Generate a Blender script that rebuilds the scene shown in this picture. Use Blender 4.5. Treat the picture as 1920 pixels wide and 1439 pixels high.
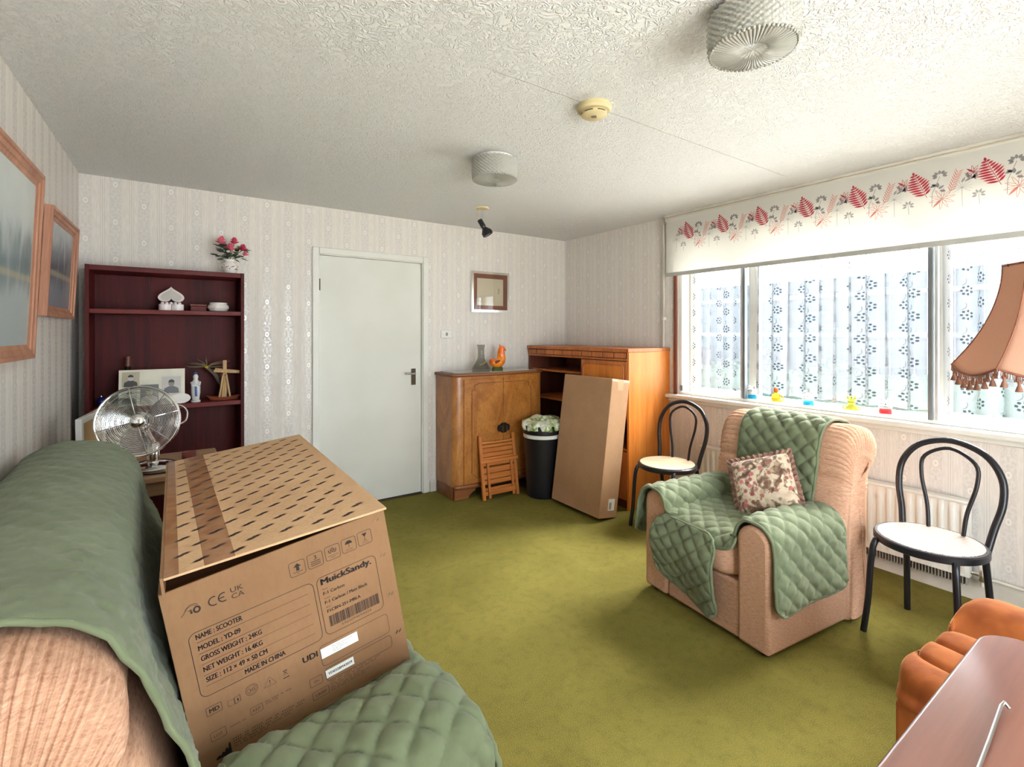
import bpy, bmesh, math, random
import numpy as np
from mathutils import Vector, Matrix, Euler, Quaternion
for o in list(bpy.data.objects): bpy.data.objects.remove(o)
random.seed(7); np.random.seed(7)
scn = bpy.context.scene
COL = scn.collection
PI = math.pi; TAU = 2*PI
R = math.radians

# ------------------------------------------------------------------ camera, world, sun, exposure
cam = bpy.data.cameras.new('camera'); camo = bpy.data.objects.new('camera', cam); COL.objects.link(camo)
camo.location = (0, 0, 1.39)
camo.rotation_euler = (R(90), 0, R(-35))
cam.sensor_width = 36; cam.lens = 928/1920*36
cam.shift_y = -(719.5-625)/1920
cam.clip_start = .05
scn.camera = camo

def lin(c):
    c = c/255.
    return c/12.92 if c <= .04045 else ((c+.055)/1.055)**2.4
def C3(r, g, b): return (lin(r), lin(g), lin(b), 1)

world = bpy.data.worlds.new('overcast_sky'); scn.world = world
world.use_nodes = True
bg = world.node_tree.nodes['Background']
bg.inputs[0].default_value = (.84, .93, 1, 1)
bg.inputs[1].default_value = 10.0
vs = scn.view_settings
vs.view_transform = 'Standard'; vs.look = 'None'; vs.gamma = 1; vs.use_curve_mapping = False
vs.exposure = 0.42
cy = scn.cycles; cy.transparent_max_bounces = 16; cy.caustics_refractive = False; cy.caustics_reflective = False; cy.sample_clamp_indirect = 8; cy.max_bounces = 6; cy.diffuse_bounces = 4; cy.adaptive_threshold = .03; cy.glossy_bounces = 3; cy.transmission_bounces = 6

def portal(loc, rot, sx, sy):
    l = bpy.data.lights.new('window_portal', 'AREA'); l.shape = 'RECTANGLE'; l.size = sx; l.size_y = sy
    l.cycles.is_portal = True
    o = bpy.data.objects.new('window_portal', l); COL.objects.link(o); o.location = loc; o.rotation_euler = rot
portal((3.75, 1.46, 1.5), (0, R(90), 0), 1.25, 2.2)      # daylight through the window in view
portal((1.2, -1.42, 1.1), (R(90), 0, 0), 2.0, 2.1)      # glazed door added behind the camera for its light

sl = bpy.data.lights.new('sun', 'SUN'); sl.energy = 44; sl.angle = R(45); sl.color = (1, .97, .92)
so = bpy.data.objects.new('sun', sl); COL.objects.link(so); so.rotation_euler = (0, R(42), R(-6))

# ------------------------------------------------------------------ helpers: materials
class NT:
    def __init__(s, name):
        s.mat = bpy.data.materials.new(name); s.mat.use_nodes = True
        s.t = s.mat.node_tree; s.t.nodes.clear()
        s.out = s.n('ShaderNodeOutputMaterial')
    def n(s, typ, **kw):
        nd = s.t.nodes.new(typ)
        for k, v in kw.items(): setattr(nd, k, v)
        return nd
    def put(s, sock, val):
        if isinstance(val, bpy.types.NodeSocket): s.t.links.new(val, sock)
        else: sock.default_value = val
    def m(s, op, a, b=0., c=0.):
        nd = s.n('ShaderNodeMath', operation=op)
        for i, v in enumerate((a, b, c)): s.put(nd.inputs[i], v)
        return nd.outputs[0]
    def clampstep(s, x, lo, hi):
        nd = s.n('ShaderNodeMapRange'); nd.interpolation_type = 'SMOOTHSTEP'
        s.put(nd.inputs[0], x); nd.inputs[1].default_value = lo; nd.inputs[2].default_value = hi
        return nd.outputs[0]
    def co(s, kind='Object', scale=(1, 1, 1)):
        tc = s.n('ShaderNodeTexCoord')
        o = tc.outputs[kind]
        if scale != (1, 1, 1):
            mp = s.n('ShaderNodeMapping'); s.t.links.new(o, mp.inputs[0]); mp.inputs['Scale'].default_value = scale; o = mp.outputs[0]
        return o
    def sep(s, v):
        nd = s.n('ShaderNodeSeparateXYZ'); s.put(nd.inputs[0], v); return nd.outputs
    def comb(s, x, y, z=0.):
        nd = s.n('ShaderNodeCombineXYZ')
        for i, v in enumerate((x, y, z)): s.put(nd.inputs[i], v)
        return nd.outputs[0]
    def noise(s, v, scale, detail=3, rough=.5, dist=0.):
        nd = s.n('ShaderNodeTexNoise'); s.put(nd.inputs['Vector'], v); nd.inputs['Scale'].default_value = scale
        nd.inputs['Detail'].default_value = detail; nd.inputs['Roughness'].default_value = rough; nd.inputs['Distortion'].default_value = dist
        return nd.outputs[0]
    def voro(s, v, scale, feature='F1', out=0):
        nd = s.n('ShaderNodeTexVoronoi', feature=feature); s.put(nd.inputs['Vector'], v); nd.inputs['Scale'].default_value = scale
        return nd.outputs[out]
    def mix(s, f, a, b):
        nd = s.n('ShaderNodeMix', data_type='RGBA')
        s.put(nd.inputs[0], f); s.put(nd.inputs[6], a); s.put(nd.inputs[7], b)
        return nd.outputs[2]
    def ramp(s, f, stops):
        nd = s.n('ShaderNodeValToRGB'); s.put(nd.inputs[0], f)
        e = nd.color_ramp.elements
        while len(e) < len(stops): e.new(.5)
        for i, (p, c) in enumerate(stops): e[i].position = p; e[i].color = c
        return nd.outputs[0]
    def bump(s, h, strength=.3, dist=.01):
        nd = s.n('ShaderNodeBump'); s.put(nd.inputs['Height'], h); nd.inputs['Strength'].default_value = strength; nd.inputs['Distance'].default_value = dist
        return nd.outputs[0]
    def bsdf(s, col, rough=.5, metal=0., spec=.5, normal=None, **kw):
        b = s.n('ShaderNodeBsdfPrincipled')
        s.put(b.inputs['Base Color'], col); s.put(b.inputs['Roughness'], rough); s.put(b.inputs['Metallic'], metal)
        s.put(b.inputs['Specular IOR Level'], spec)
        if normal is not None: s.put(b.inputs['Normal'], normal)
        for k, v in kw.items(): s.put(b.inputs[k], v)
        s.t.links.new(b.outputs[0], s.out.inputs[0]); return b
    def surf(s, sh): s.t.links.new(sh, s.out.inputs[0])

def simple(name, col, rough=.5, metal=0., spec=.5, var=None, vscale=8, stretch=(1, 1, 1), bump=0., bscale=200, **kw):
    """plain colour with a noise variation towards colour `var` and an optional fine bump"""
    t = NT(name); v = t.co('Object', stretch)
    c = col
    if var is None: var = tuple(x*.86 for x in col[:3])+(1,)
    f = t.clampstep(t.noise(v, vscale, 2), .3, .7)
    c = t.mix(f, col, var)
    nrm = t.bump(t.noise(v, bscale, 3), bump, .004) if bump else None
    t.bsdf(c, rough, metal, spec, nrm, **kw)
    return t.mat

def wood(name, c1, c2, axis='z', scale=1., rough=.35, fine=60., spec=.5, coat=0.):
    t = NT(name)
    st = {'x': (.06, 1, 1), 'y': (1, .06, 1), 'z': (1, 1, .06)}[axis]
    v = t.co('Object', st)
    n1 = t.noise(v, 9*scale, 4, .6, .8); n2 = t.noise(v, fine*scale, 3, .6)
    f = t.m('ADD', t.m('MULTIPLY', n1, .65), t.m('MULTIPLY', n2, .35))
    c = t.mix(t.clampstep(f, .34, .66), c1, c2)
    t.bsdf(c, t.m('ADD', rough, t.m('MULTIPLY', n2, .12)), 0, spec, t.bump(n2, .08, .002), **({'Coat Weight': coat, 'Coat Roughness': .15} if coat else {}))
    return t.mat

def glassy(name, col=(1, 1, 1, 1), refl=.06, rough=.02):
    """thin pane: clear transmission with a weak mirror"""
    t = NT(name)
    tr = t.n('ShaderNodeBsdfTransparent'); tr.inputs[0].default_value = col
    gl = t.n('ShaderNodeBsdfGlossy'); gl.inputs['Roughness'].default_value = rough
    geo = t.n('ShaderNodeNewGeometry'); fr = t.n('ShaderNodeFresnel'); t.put(fr.inputs[0], t.m('MULTIPLY_ADD', geo.outputs['Backfacing'], 1/1.45-1.45, 1.45))
    mx = t.n('ShaderNodeMixShader'); t.put(mx.inputs[0], fr.outputs[0])
    t.t.links.new(tr.outputs[0], mx.inputs[1]); t.t.links.new(gl.outputs[0], mx.inputs[2]); t.surf(mx.outputs[0])
    return t.mat

# ------------------------------------------------------------------ helpers: meshes and objects
class MB:
    def __init__(s): s.v = []; s.f = []; s.mi = []
    def add(s, vs, fs, mi=0):
        o = len(s.v); s.v += [tuple(map(float, p)) for p in vs]
        for f in fs: s.f.append(tuple(i+o for i in f)); s.mi.append(mi)
        return s
    def box(s, a, b, mi=0, M=None):
        x0, y0, z0 = a; x1, y1, z1 = b
        vs = [(x0,y0,z0),(x1,y0,z0),(x1,y1,z0),(x0,y1,z0),(x0,y0,z1),(x1,y0,z1),(x1,y1,z1),(x0,y1,z1)]
        if M is not None: vs = [M @ Vector(p) for p in vs]
        return s.add(vs, [(3,2,1,0),(4,5,6,7),(0,1,5,4),(1,2,6,5),(2,3,7,6),(3,0,4,7)], mi)
    def grid(s, fn, nu, nv, cu=False, cv=False, mi=0, flip=False):
        vs = []
        for i in range(nu if cu else nu+1):
            for j in range(nv if cv else nv+1): vs.append(fn(i/nu, j/nv))
        w = nv if cv else nv+1; hcount = nu if cu else nu+1
        fs = []
        for i in range(nu):
            for j in range(nv):
                a = i*w+j; b = ((i+1) % hcount)*w+j; c = ((i+1) % hcount)*w+(j+1) % w; d = i*w+(j+1) % w
                fs.append((a, d, c, b) if flip else (a, b, c, d))
        return s.add(vs, fs, mi)
    def tube(s, pts, r, n=8, closed=False, mi=0, caps=True):
        P = [Vector(p) for p in pts]; N = len(P)
        rr = r if isinstance(r, (list, tuple)) else [r]*N
        T = []
        for i in range(N):
            a = P[(i-1) % N] if closed or i > 0 else P[i]; b = P[(i+1) % N] if closed or i < N-1 else P[i]
            d = b-a; T.append(d.normalized() if d.length > 1e-9 else Vector((0, 0, 1)))
        up = Vector((0, 0, 1)) if abs(T[0].z) < .9 else Vector((1, 0, 0))
        nrm = (up-T[0]*up.dot(T[0])).normalized()
        vs = []
        for i in range(N):
            nrm = (nrm-T[i]*nrm.dot(T[i]))
            nrm = nrm.normalized() if nrm.length > 1e-6 else T[i].orthogonal().normalized()
            bi = T[i].cross(nrm)
            for k in range(n):
                a = TAU*k/n; vs.append(P[i]+(nrm*math.cos(a)+bi*math.sin(a))*rr[i])
        fs = []
        for i in range(N if closed else N-1):
            j = (i+1) % N
            for k in range(n): fs.append((i*n+k, i*n+(k+1) % n, j*n+(k+1) % n, j*n+k))
        if caps and not closed:
            fs.append(tuple(range(n-1, -1, -1))); fs.append(tuple((N-1)*n+k for k in range(n)))
        return s.add(vs, fs, mi)
    def lathe(s, prof, n=32, M=None, mi=0, c=(0, 0, 0)):
        vs = []
        for (r, z) in prof:
            for k in range(n):
                a = TAU*k/n; p = Vector((c[0]+r*math.cos(a), c[1]+r*math.sin(a), c[2]+z))
                vs.append(M @ p if M is not None else p)
        fs = []
        for i in range(len(prof)-1):
            for k in range(n): fs.append((i*n+k, i*n+(k+1) % n, (i+1)*n+(k+1) % n, (i+1)*n+k))
        if prof[0][0] > 1e-5: fs.append(tuple(range(n-1, -1, -1)))
        if prof[-1][0] > 1e-5: fs.append(tuple((len(prof)-1)*n+k for k in range(n)))
        return s.add(vs, fs, mi)
    def ball(s, c, r, nu=16, nv=10, mi=0, M=None, e=1.):
        rx, ry, rz = r if isinstance(r, (tuple, list)) else (r, r, r)
        sg = lambda x: math.copysign(abs(x)**e, x)
        def fn(u, v):
            a = TAU*u; b = -PI/2+PI*v
            p = Vector((rx*sg(math.cos(b))*sg(math.cos(a)), ry*sg(math.cos(b))*sg(math.sin(a)), rz*sg(math.sin(b))))
            if M is not None: p = M @ p
            return (p[0]+c[0], p[1]+c[1], p[2]+c[2])
        return s.grid(fn, nu, nv, cu=True, mi=mi)
    def prism(s, poly, z0, z1, mi=0, M=None):
        """extrude a 2-D outline (counter-clockwise) from z0 to z1"""
        n = len(poly); vs = [Vector((x, y, z0)) for x, y in poly]+[Vector((x, y, z1)) for x, y in poly]
        if M is not None: vs = [M @ p for p in vs]
        fs = [tuple(range(n-1, -1, -1)), tuple(range(n, 2*n))]+[(i, (i+1) % n, n+(i+1) % n, n+i) for i in range(n)]
        return s.add(vs, fs, mi)
    def flat(s, poly, M, mi=0):
        vs = [M @ Vector((x, y, 0)) for x, y in poly]
        return s.add(vs, [tuple(range(len(poly)))], mi)
    def build(s, name, mats, parent=None, smooth=False, bevel=0., segs=2, solid=0., sub=0, angle=40, loc=None, rot=None, weld=False):
        me = bpy.data.meshes.new(name); me.from_pydata(s.v, [], s.f)
        mats = mats if isinstance(mats, (list, tuple)) else [mats]
        for m in mats: me.materials.append(m)
        if len(mats) > 1: me.polygons.foreach_set('material_index', s.mi)
        if weld:
            bm = bmesh.new(); bm.from_mesh(me); bmesh.ops.remove_doubles(bm, verts=bm.verts, dist=1e-5)
            bmesh.ops.recalc_face_normals(bm, faces=bm.faces); bm.to_mesh(me); bm.free()
        if smooth or bevel:
            me.polygons.foreach_set('use_smooth', [True]*len(me.polygons)); me.set_sharp_from_angle(angle=R(angle))
        me.update()
        o = bpy.data.objects.new(name, me); COL.objects.link(o)
        if parent is not None: o.parent = parent
        if loc is not None: o.location = loc
        if rot is not None: o.rotation_euler = rot
        if solid:
            md = o.modifiers.new('thickness', 'SOLIDIFY'); md.thickness = solid; md.offset = 0
        if bevel:
            md = o.modifiers.new('bevel', 'BEVEL'); md.width = bevel; md.segments = segs; md.limit_method = 'ANGLE'; md.angle_limit = R(50); md.harden_normals = False
        if sub:
            md = o.modifiers.new('smooth', 'SUBSURF'); md.levels = sub; md.render_levels = sub
        return o

def tag(o, label, cat=None, group=None, kind=None):
    if label: o['label'] = label
    if cat: o['category'] = cat
    if group: o['group'] = group
    if kind: o['kind'] = kind
    return o
def thing(name, label, cat, loc=(0, 0, 0), rz=0., group=None, rot=None):
    o = bpy.data.objects.new(name, None); COL.objects.link(o); o.empty_display_size = .1
    o.location = loc; o.rotation_euler = rot if rot is not None else (0, 0, rz)
    return tag(o, label, cat, group)
def struct(o): o['kind'] = 'structure'; return o
def copy_tree(o, parent=None):
    c = o.copy(); COL.objects.link(c); c.parent = parent
    for ch in [x for x in bpy.data.objects if x.parent == o]: copy_tree(ch, c)
    return c

def rrect(x0, y0, x1, y1, r, n=6):
    pts = []
    for cx, cy, a0 in ((x1-r, y0+r, -90), (x1-r, y1-r, 0), (x0+r, y1-r, 90), (x0+r, y0+r, 180)):
        for k in range(n+1):
            a = R(a0+90*k/n); pts.append((cx+r*math.cos(a), cy+r*math.sin(a)))
    return pts
def stroke(mb, pts, w, M, closed=False, mi=0):
    """flat printed line of width w through 2-D points"""
    n = len(pts); L = []; Rr = []
    for i in range(n):
        a = pts[(i-1) % n] if closed or i > 0 else pts[i]; b = pts[(i+1) % n] if closed or i < n-1 else pts[i]
        dx, dy = b[0]-a[0], b[1]-a[1]; l = math.hypot(dx, dy) or 1
        nx, ny = -dy/l*w/2, dx/l*w/2
        L.append((pts[i][0]+nx, pts[i][1]+ny)); Rr.append((pts[i][0]-nx, pts[i][1]-ny))
    vs = [M @ Vector((x, y, 0)) for x, y in L+Rr]
    fs = [(i, n+i, n+(i+1) % n, (i+1) % n) for i in range(n if closed else n-1)]
    mb.add(vs, fs, mi)
_tc = {}
def text(mb, s, x, y, width, M, height=None, mi=0, bold=.0, shear=0.):
    """lettering as flat print: baseline start x,y, fitted to width (and cap height)"""
    key = s
    if key not in _tc:
        cu = bpy.data.curves.new('lettering', 'FONT'); cu.body = s; cu.size = 1; cu.resolution_u = 3; cu.fill_mode = 'FRONT'
        ob = bpy.data.objects.new('lettering', cu); COL.objects.link(ob)
        dg = bpy.context.evaluated_depsgraph_get(); me = ob.evaluated_get(dg).to_mesh()
        V = [(v.co.x, v.co.y) for v in me.vertices]; Fc = [tuple(p.vertices) for p in me.polygons]
        ob.evaluated_get(dg).to_mesh_clear(); bpy.data.objects.remove(ob); bpy.data.curves.remove(cu)
        _tc[key] = (V, Fc)
    V, Fc = _tc[key]
    if not V: return
    x0 = min(p[0] for p in V); x1 = max(p[0] for p in V); sx = width/(x1-x0); sy = sx if height is None else height/.7
    for k in range(3 if bold else 1):
        ox = bold*k*sy*1.1; oy = bold*(k % 2)*sy*.8
        mb.add([M @ Vector((x+(p[0]-x0)*sx+ox, y+p[1]*sy+oy, 0)) for p in V], Fc, mi)

def catmull(pts, n, closed=False):
    P = [np.array(p, float) for p in pts]; N = len(P); out = []
    segs = N if closed else N-1
    L = []
    for i in range(segs):
        p0 = P[(i-1) % N] if closed or i > 0 else 2*P[0]-P[1]
        p1 = P[i]; p2 = P[(i+1) % N]
        p3 = P[(i+2) % N] if closed or i < N-2 else 2*P[-1]-P[-2]
        for k in range(16):
            t = k/16; L.append(.5*((2*p1)+(-p0+p2)*t+(2*p0-5*p1+4*p2-p3)*t*t+(-p0+3*p1-3*p2+p3)*t**3))
    if closed: L.append(L[0])
    else: L.append(P[-1])
    L = np.array(L); d = np.r_[0, np.cumsum(np.linalg.norm(np.diff(L, axis=0), axis=1))]
    s = np.linspace(0, d[-1], n+1)
    out = np.stack([np.interp(s, d, L[:, k]) for k in range(L.shape[1])], 1)
    return (out[:-1] if closed else out), d[-1]

def hash2(x, y): return math.sin(x*12.9898+y*78.233)*43758.5453 % 1
def wob(x, y, z=0.):
    return (math.sin(x*1.7+y*2.3+z)+math.sin(x*3.1-y*1.3+1.7+z)+math.sin(-x*2.2+y*4.1+.6)*.6)/2.6

def quilt(mb, S, ul, vl, amp=.013, cell=.075, step=.0085, wr=.002, bind=.0045, mi=0, seed=0., corner=0., out=1.):
    """quilted cloth over the surface S(u,v): raised diamonds between stitched lines, bound edge"""
    K = 12; h = cell*1.4142/K
    nu = max(8, round(ul/h)); nv = max(8, round(vl/h))
    if corner:   # rounded corners: squeeze the parameter square
        def warp(u, v):
            cu = corner/ul; cv = corner/vl
            du = max(0, cu-u, u-(1-cu))/cu; dv = max(0, cv-v, v-(1-cv))/cv
            if du > 0 and dv > 0:
                l = math.hypot(du, dv); m = max(du, dv); k = m/l
                u2 = u+((cu-cu*du*k)-u if u < .5 else (1-cu+cu*du*k)-u); v2 = v+((cv-cv*dv*k)-v if v < .5 else (1-cv+cv*dv*k)-v)
                return u2, v2
            return u, v
    else:
        warp = lambda u, v: (u, v)
    def P(u, v):
        iu = round(u*nu); jv = round(v*nv); u, v = warp(u, v)
        p = np.array(S(u, v)); e = 2e-3
        u0 = min(u, 1-e); v0 = min(v, 1-e)
        q = np.array(S(u0, v0))
        n = np.cross(np.array(S(u0+e, v0))-q, np.array(S(u0, v0+e))-q); l = np.linalg.norm(n); n = n/l*out if l > 1e-12 else np.array([0, 0, 1.])
        x = u*ul; y = v*vl
        puff = (abs(math.sin(PI*(iu+jv)/K))*abs(math.sin(PI*(iu-jv)/K)))**.4
        ed = min(x, ul-x, y, vl-y); puff *= min(1, ed/.012)
        w = wr*(wob(x*38+seed, y*38)+.9*wob(x*120-seed, y*75+3)*puff)
        return p+n*(amp*puff+w)
    mb.grid(P, nu, nv, mi=mi)
    if bind:
        edge = [P(i/nu, 0) for i in range(nu)]+[P(1, j/nv) for j in range(nv)]+[P(1-i/nu, 1) for i in range(nu)]+[P(0, 1-j/nv) for j in range(nv)]
        mb.tube([tuple(p) for p in edge[::2]], bind, 6, closed=True, mi=mi)

# ------------------------------------------------------------------ materials
def wallpaper(name, axis):
    t = NT(name); x, y, z = t.sep(t.co('Object'))
    u = {'x': x, 'y': y}[axis]
    per = .1437; vper = .2352
    s = t.m('DIVIDE', t.m('ADD', u, .32), per); k = t.m('FLOOR', s); ph = t.m('SUBTRACT', s, k)
    d = t.m('MULTIPLY', t.m('MINIMUM', ph, t.m('SUBTRACT', 1., ph)), per)         # distance to the stripe pair
    line = t.m('MULTIPLY', t.clampstep(d, .0025, .0035), t.m('SUBTRACT', 1., t.clampstep(d, .007, .008)))
    gap = t.m('SUBTRACT', 1., t.clampstep(d, .009, .014))
    dx = t.m('MULTIPLY', t.m('SUBTRACT', ph, .44), per); adx = t.m('ABSOLUTE', dx)
    odd = t.m('MULTIPLY', t.m('FLOORED_MODULO', k, 2.), .5)
    vv = t.m('ADD', t.m('DIVIDE', t.m('SUBTRACT', z, 1.381), vper), t.m('ADD', odd, .0))
    vz = t.m('MULTIPLY', t.m('SUBTRACT', t.m('FRACT', t.m('ADD', vv, 1.0)), .5), vper)   # centred between ovals
    vo = t.m('MULTIPLY', t.m('SUBTRACT', t.m('FRACT', t.m('ADD', vv, .5)), .5), vper)
    e = t.m('SQRT', t.m('ADD', t.m('POWER', t.m('DIVIDE', adx, .0125), 2.), t.m('POWER', t.m('DIVIDE', vo, .019), 2.)))
    oval = t.m('MULTIPLY', t.clampstep(e, .38, .5), t.m('SUBTRACT', 1., t.clampstep(e, .9, 1.02)))
    around = t.clampstep(e, 1.15, 1.5)
    orn = t.noise(t.comb(adx, t.m('ABSOLUTE', vz), 3.7), 75, 2, .5, .4)
    band = t.m('SUBTRACT', 1., t.clampstep(adx, .026, .034))
    orn = t.m('MULTIPLY', t.m('MULTIPLY', t.clampstep(orn, .5, .56), band), around)
    grain = t.noise(t.co('Object', (1, 1, .12)), 160, 1, .6)
    base = t.mix(t.clampstep(grain, .3, .7), C3(226, 220, 213), C3(217, 210, 203))
    c = t.mix(t.m('MULTIPLY', band, .24), base, C3(176, 168, 165))
    c = t.mix(t.m('MULTIPLY', orn, .6), c, C3(228, 225, 221))
    c = t.mix(t.m('MULTIPLY', gap, .28), c, C3(176, 166, 160))
    c = t.mix(t.m('MULTIPLY', line, .8), c, C3(228, 224, 218))
    c = t.mix(t.m('MULTIPLY', oval, .7), c, C3(246, 244, 240))  # pattern ovals whitened, window glint put into the colour
    gloss = t.m('MAXIMUM', oval, t.m('MULTIPLY', orn, .7))
    rough = t.m('SUBTRACT', .6, t.m('MULTIPLY', gloss, .2))
    t.bsdf(c, rough, t.m('MULTIPLY', oval, .2), .5, None, **{'Coat Weight': gloss, 'Coat Roughness': .16})
    return t.mat

def ceiling_mat():
    t = NT('artex_plaster'); v = t.co('Object')
    x, y, z = t.sep(v)
    a = t.noise(v, 34, 2, .55, 1.3)
    h = t.m('SUBTRACT', 1., t.clampstep(t.m('ABSOLUTE', t.m('SUBTRACT', a, .5)), .0, .10))
    wav = t.m('MULTIPLY', t.m('SUBTRACT', t.noise(v, 9, 3), .5), .02)
    cr = t.m('ABSOLUTE', t.m('SUBTRACT', t.m('ADD', y, wav), 1.54))                 # plasterboard joint
    crack = t.m('MULTIPLY', t.m('SUBTRACT', 1., t.clampstep(cr, .001, .0035)), t.clampstep(x, .9, 1.1))
    crack = t.m('MULTIPLY', crack, t.m('SUBTRACT', 1., t.clampstep(x, 3.1, 3.2)))
    c = C3(231, 231, 229)
    c = t.mix(t.m('MULTIPLY', crack, .6), c, C3(150, 140, 128))
    t.bsdf(c, .7, 0, .35, t.bump(h, .75, .0055))
    return t.mat

def carpet_mat():
    t = NT('olive_carpet'); v = t.co('Object')
    big = t.noise(v, 2.3, 5, .6, .6); mid = t.noise(v, 22, 4, .6); fine = t.noise(v, 240, 2, .7)
    c = t.mix(t.clampstep(big, .35, .65), C3(112, 105, 46), C3(127, 119, 56))
    c = t.mix(t.m('MULTIPLY', t.clampstep(mid, .45, .7), .5), c, C3(96, 91, 40))
    c = t.mix(t.m('MULTIPLY', t.clampstep(fine, .4, .7), .6), c, C3(150, 141, 78))
    t.bsdf(c, .95, 0, .1, t.bump(fine, .9, .006))
    return t.mat

def chenille(name, c1, c2, c3):
    t = NT(name); v = t.co('Object', (1, 1, 1))
    x, y, z = t.sep(v)
    vv = t.comb(t.m('MULTIPLY', x, 48.), t.m('MULTIPLY', y, 48.), t.m('MULTIPLY', z, 330.))
    n = t.noise(vv, 1., 4, .65, .1); n2 = t.noise(t.co('Object'), 330, 2)
    c = t.mix(t.clampstep(n, .3, .55), c1, c2); c = t.mix(t.m('MULTIPLY', t.clampstep(n, .55, .75), .9), c, c3)
    t.bsdf(c, .9, 0, .15, t.bump(t.m('ADD', n, t.m('MULTIPLY', n2, .4)), .4, .003))
    return t.mat

def green_cloth():
    t = NT('green_quilted_cotton'); v = t.co('Object')
    n = t.noise(v, 5, 4, .6); f = t.noise(v, 900, 2)
    w = t.noise(t.co('Object', (1, .25, 1)), 60, 4, .6, .5)
    c = t.mix(t.clampstep(n, .3, .7), C3(116, 126, 97), C3(106, 115, 87))
    t.bsdf(c, .8, 0, .25, t.bump(t.m('ADD', t.m('MULTIPLY', f, .15), t.m('MULTIPLY', w, .6)), .45, .004), **{'Sheen Weight': .15})
    return t.mat

def cardboard(name, a, b):
    t = NT(name); v = t.co('Object')
    n = t.noise(v, 3.5, 5, .6); f = t.noise(t.co('Object', (1, 1, .3)), 120, 3)
    c = t.mix(t.clampstep(n, .3, .7), a, b); c = t.mix(t.m('MULTIPLY', t.clampstep(f, .4, .8), .15), c, C3(120, 85, 55))
    t.bsdf(c, .75, 0, .3, t.bump(t.m('ADD', n, t.m('MULTIPLY', f, .1)), .25, .006))
    return t.mat

W = {}
W['wall_x'] = wallpaper('striped_wallpaper_back', 'x'); W['wall_y'] = wallpaper('striped_wallpaper_side', 'y')
W['ceil'] = ceiling_mat(); W['carpet'] = carpet_mat()
W['white'] = simple('white_gloss_paint', C3(228, 227, 221), .35, var=C3(220, 219, 212), vscale=3)
W['door'] = simple('door_paint', C3(222, 222, 214), .42, var=C3(214, 214, 205), vscale=2, bump=.03, bscale=300)
W['skirt'] = simple('skirting_paint', C3(214, 208, 196), .45)
W['mahogany'] = wood('mahogany_laminate', C3(62, 12, 14), C3(92, 24, 24), 'z', 1, .5, spec=.25)
W['mahoganyx'] = wood('mahogany_edge', C3(84, 20, 20), C3(116, 38, 34), 'x', 1, .45, spec=.3)
def burr(name, c1, c2, c3):
    t = NT(name); v = t.co('Object', (1, 1, .55)); n1 = t.noise(v, 4.5, 6, .65, 1.6); n2 = t.noise(v, 60, 3, .6, .6)
    c = t.mix(t.clampstep(n1, .34, .64), c1, c2); c = t.mix(t.m('MULTIPLY', t.clampstep(n2, .45, .75), .45), c, c3)
    t.bsdf(c, .34, 0, .5, t.bump(n2, .06, .002), **{'Coat Weight': .25, 'Coat Roughness': .2}); return t.mat
W['walnut'] = burr('burr_walnut', C3(152, 92, 38), C3(186, 124, 60), C3(116, 64, 26))
W['walnut_d'] = wood('walnut_moulding', C3(112, 64, 34), C3(146, 90, 50), 'x', 1, .35)
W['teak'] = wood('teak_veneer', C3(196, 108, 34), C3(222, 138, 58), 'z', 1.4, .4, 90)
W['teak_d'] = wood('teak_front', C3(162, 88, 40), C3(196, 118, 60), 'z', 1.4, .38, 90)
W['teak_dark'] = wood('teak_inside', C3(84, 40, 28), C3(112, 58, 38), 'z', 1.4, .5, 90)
W['pine'] = wood('orange_pine', C3(176, 100, 42), C3(206, 128, 60), 'z', 1.4, .38, 60)
W['pine_x'] = wood('orange_pine_rail', C3(176, 100, 42), C3(206, 128, 60), 'x', 1.4, .38, 60)
W['reveal'] = wood('window_reveal_wood', C3(96, 48, 34), C3(122, 66, 48), 'z', 1, .45)
W['tabletop'] = wood('polished_table_wood', C3(118, 64, 48), C3(146, 88, 68), 'x', .8, .3, 50, spec=.6, coat=1.)
W['chrome'] = simple('chrome', (.86, .86, .86, 1), .08, 1.)
W['steel'] = simple('brushed_steel', (.6, .6, .6, 1), .28, 1.)
W['alu'] = simple('aluminium_frame', C3(196, 198, 198), .35, .3)
W['aludark'] = simple('dark_mullion', C3(122, 126, 130), .4, .4)
W['bronze'] = simple('bronzed_metal', C3(92, 78, 62), .35, .8)
W['black'] = simple('black_paint_metal', C3(24, 26, 34), .32, spec=.5)
W['blackp'] = simple('black_plastic', C3(22, 22, 30), .38)
W['beige'] = chenille('beige_chenille', C3(176, 132, 108), C3(202, 160, 133), C3(222, 186, 160))
W['green'] = green_cloth()
W['greenb'] = simple('green_binding', C3(84, 104, 76), .8)
W['greenin'] = simple('green_cloth_lining', C3(134, 144, 104), .85)
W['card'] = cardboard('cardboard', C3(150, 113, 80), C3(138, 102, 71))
W['cardlit'] = cardboard('cardboard_lid_lit', C3(216, 178, 138), C3(206, 166, 126))  # lid paler than the box sides, light from above put into the colour
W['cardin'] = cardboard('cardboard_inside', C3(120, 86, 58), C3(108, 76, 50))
W['card2'] = cardboard('plain_cardboard', C3(180, 142, 108), C3(170, 132, 98))
W['ink'] = simple('black_print', C3(40, 26, 20), .7)
W['inkl'] = simple('faded_print', C3(84, 56, 38), .75)
W['inkm'] = simple('lid_print', C3(66, 48, 44), .7)
W['paper'] = simple('white_paper', C3(236, 236, 230), .6, var=C3(228, 228, 222))
W['glass'] = glassy('window_glass')
W['orange'] = simple('orange_velvet', C3(168, 94, 46), .85, var=C3(136, 68, 32), vscale=14, stretch=(1, 1, .4), bump=.2, bscale=90, spec=.2, **{'Sheen Weight': .6, 'Sheen Roughness': .35, 'Sheen Tint': C3(255, 190, 130)})
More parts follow.
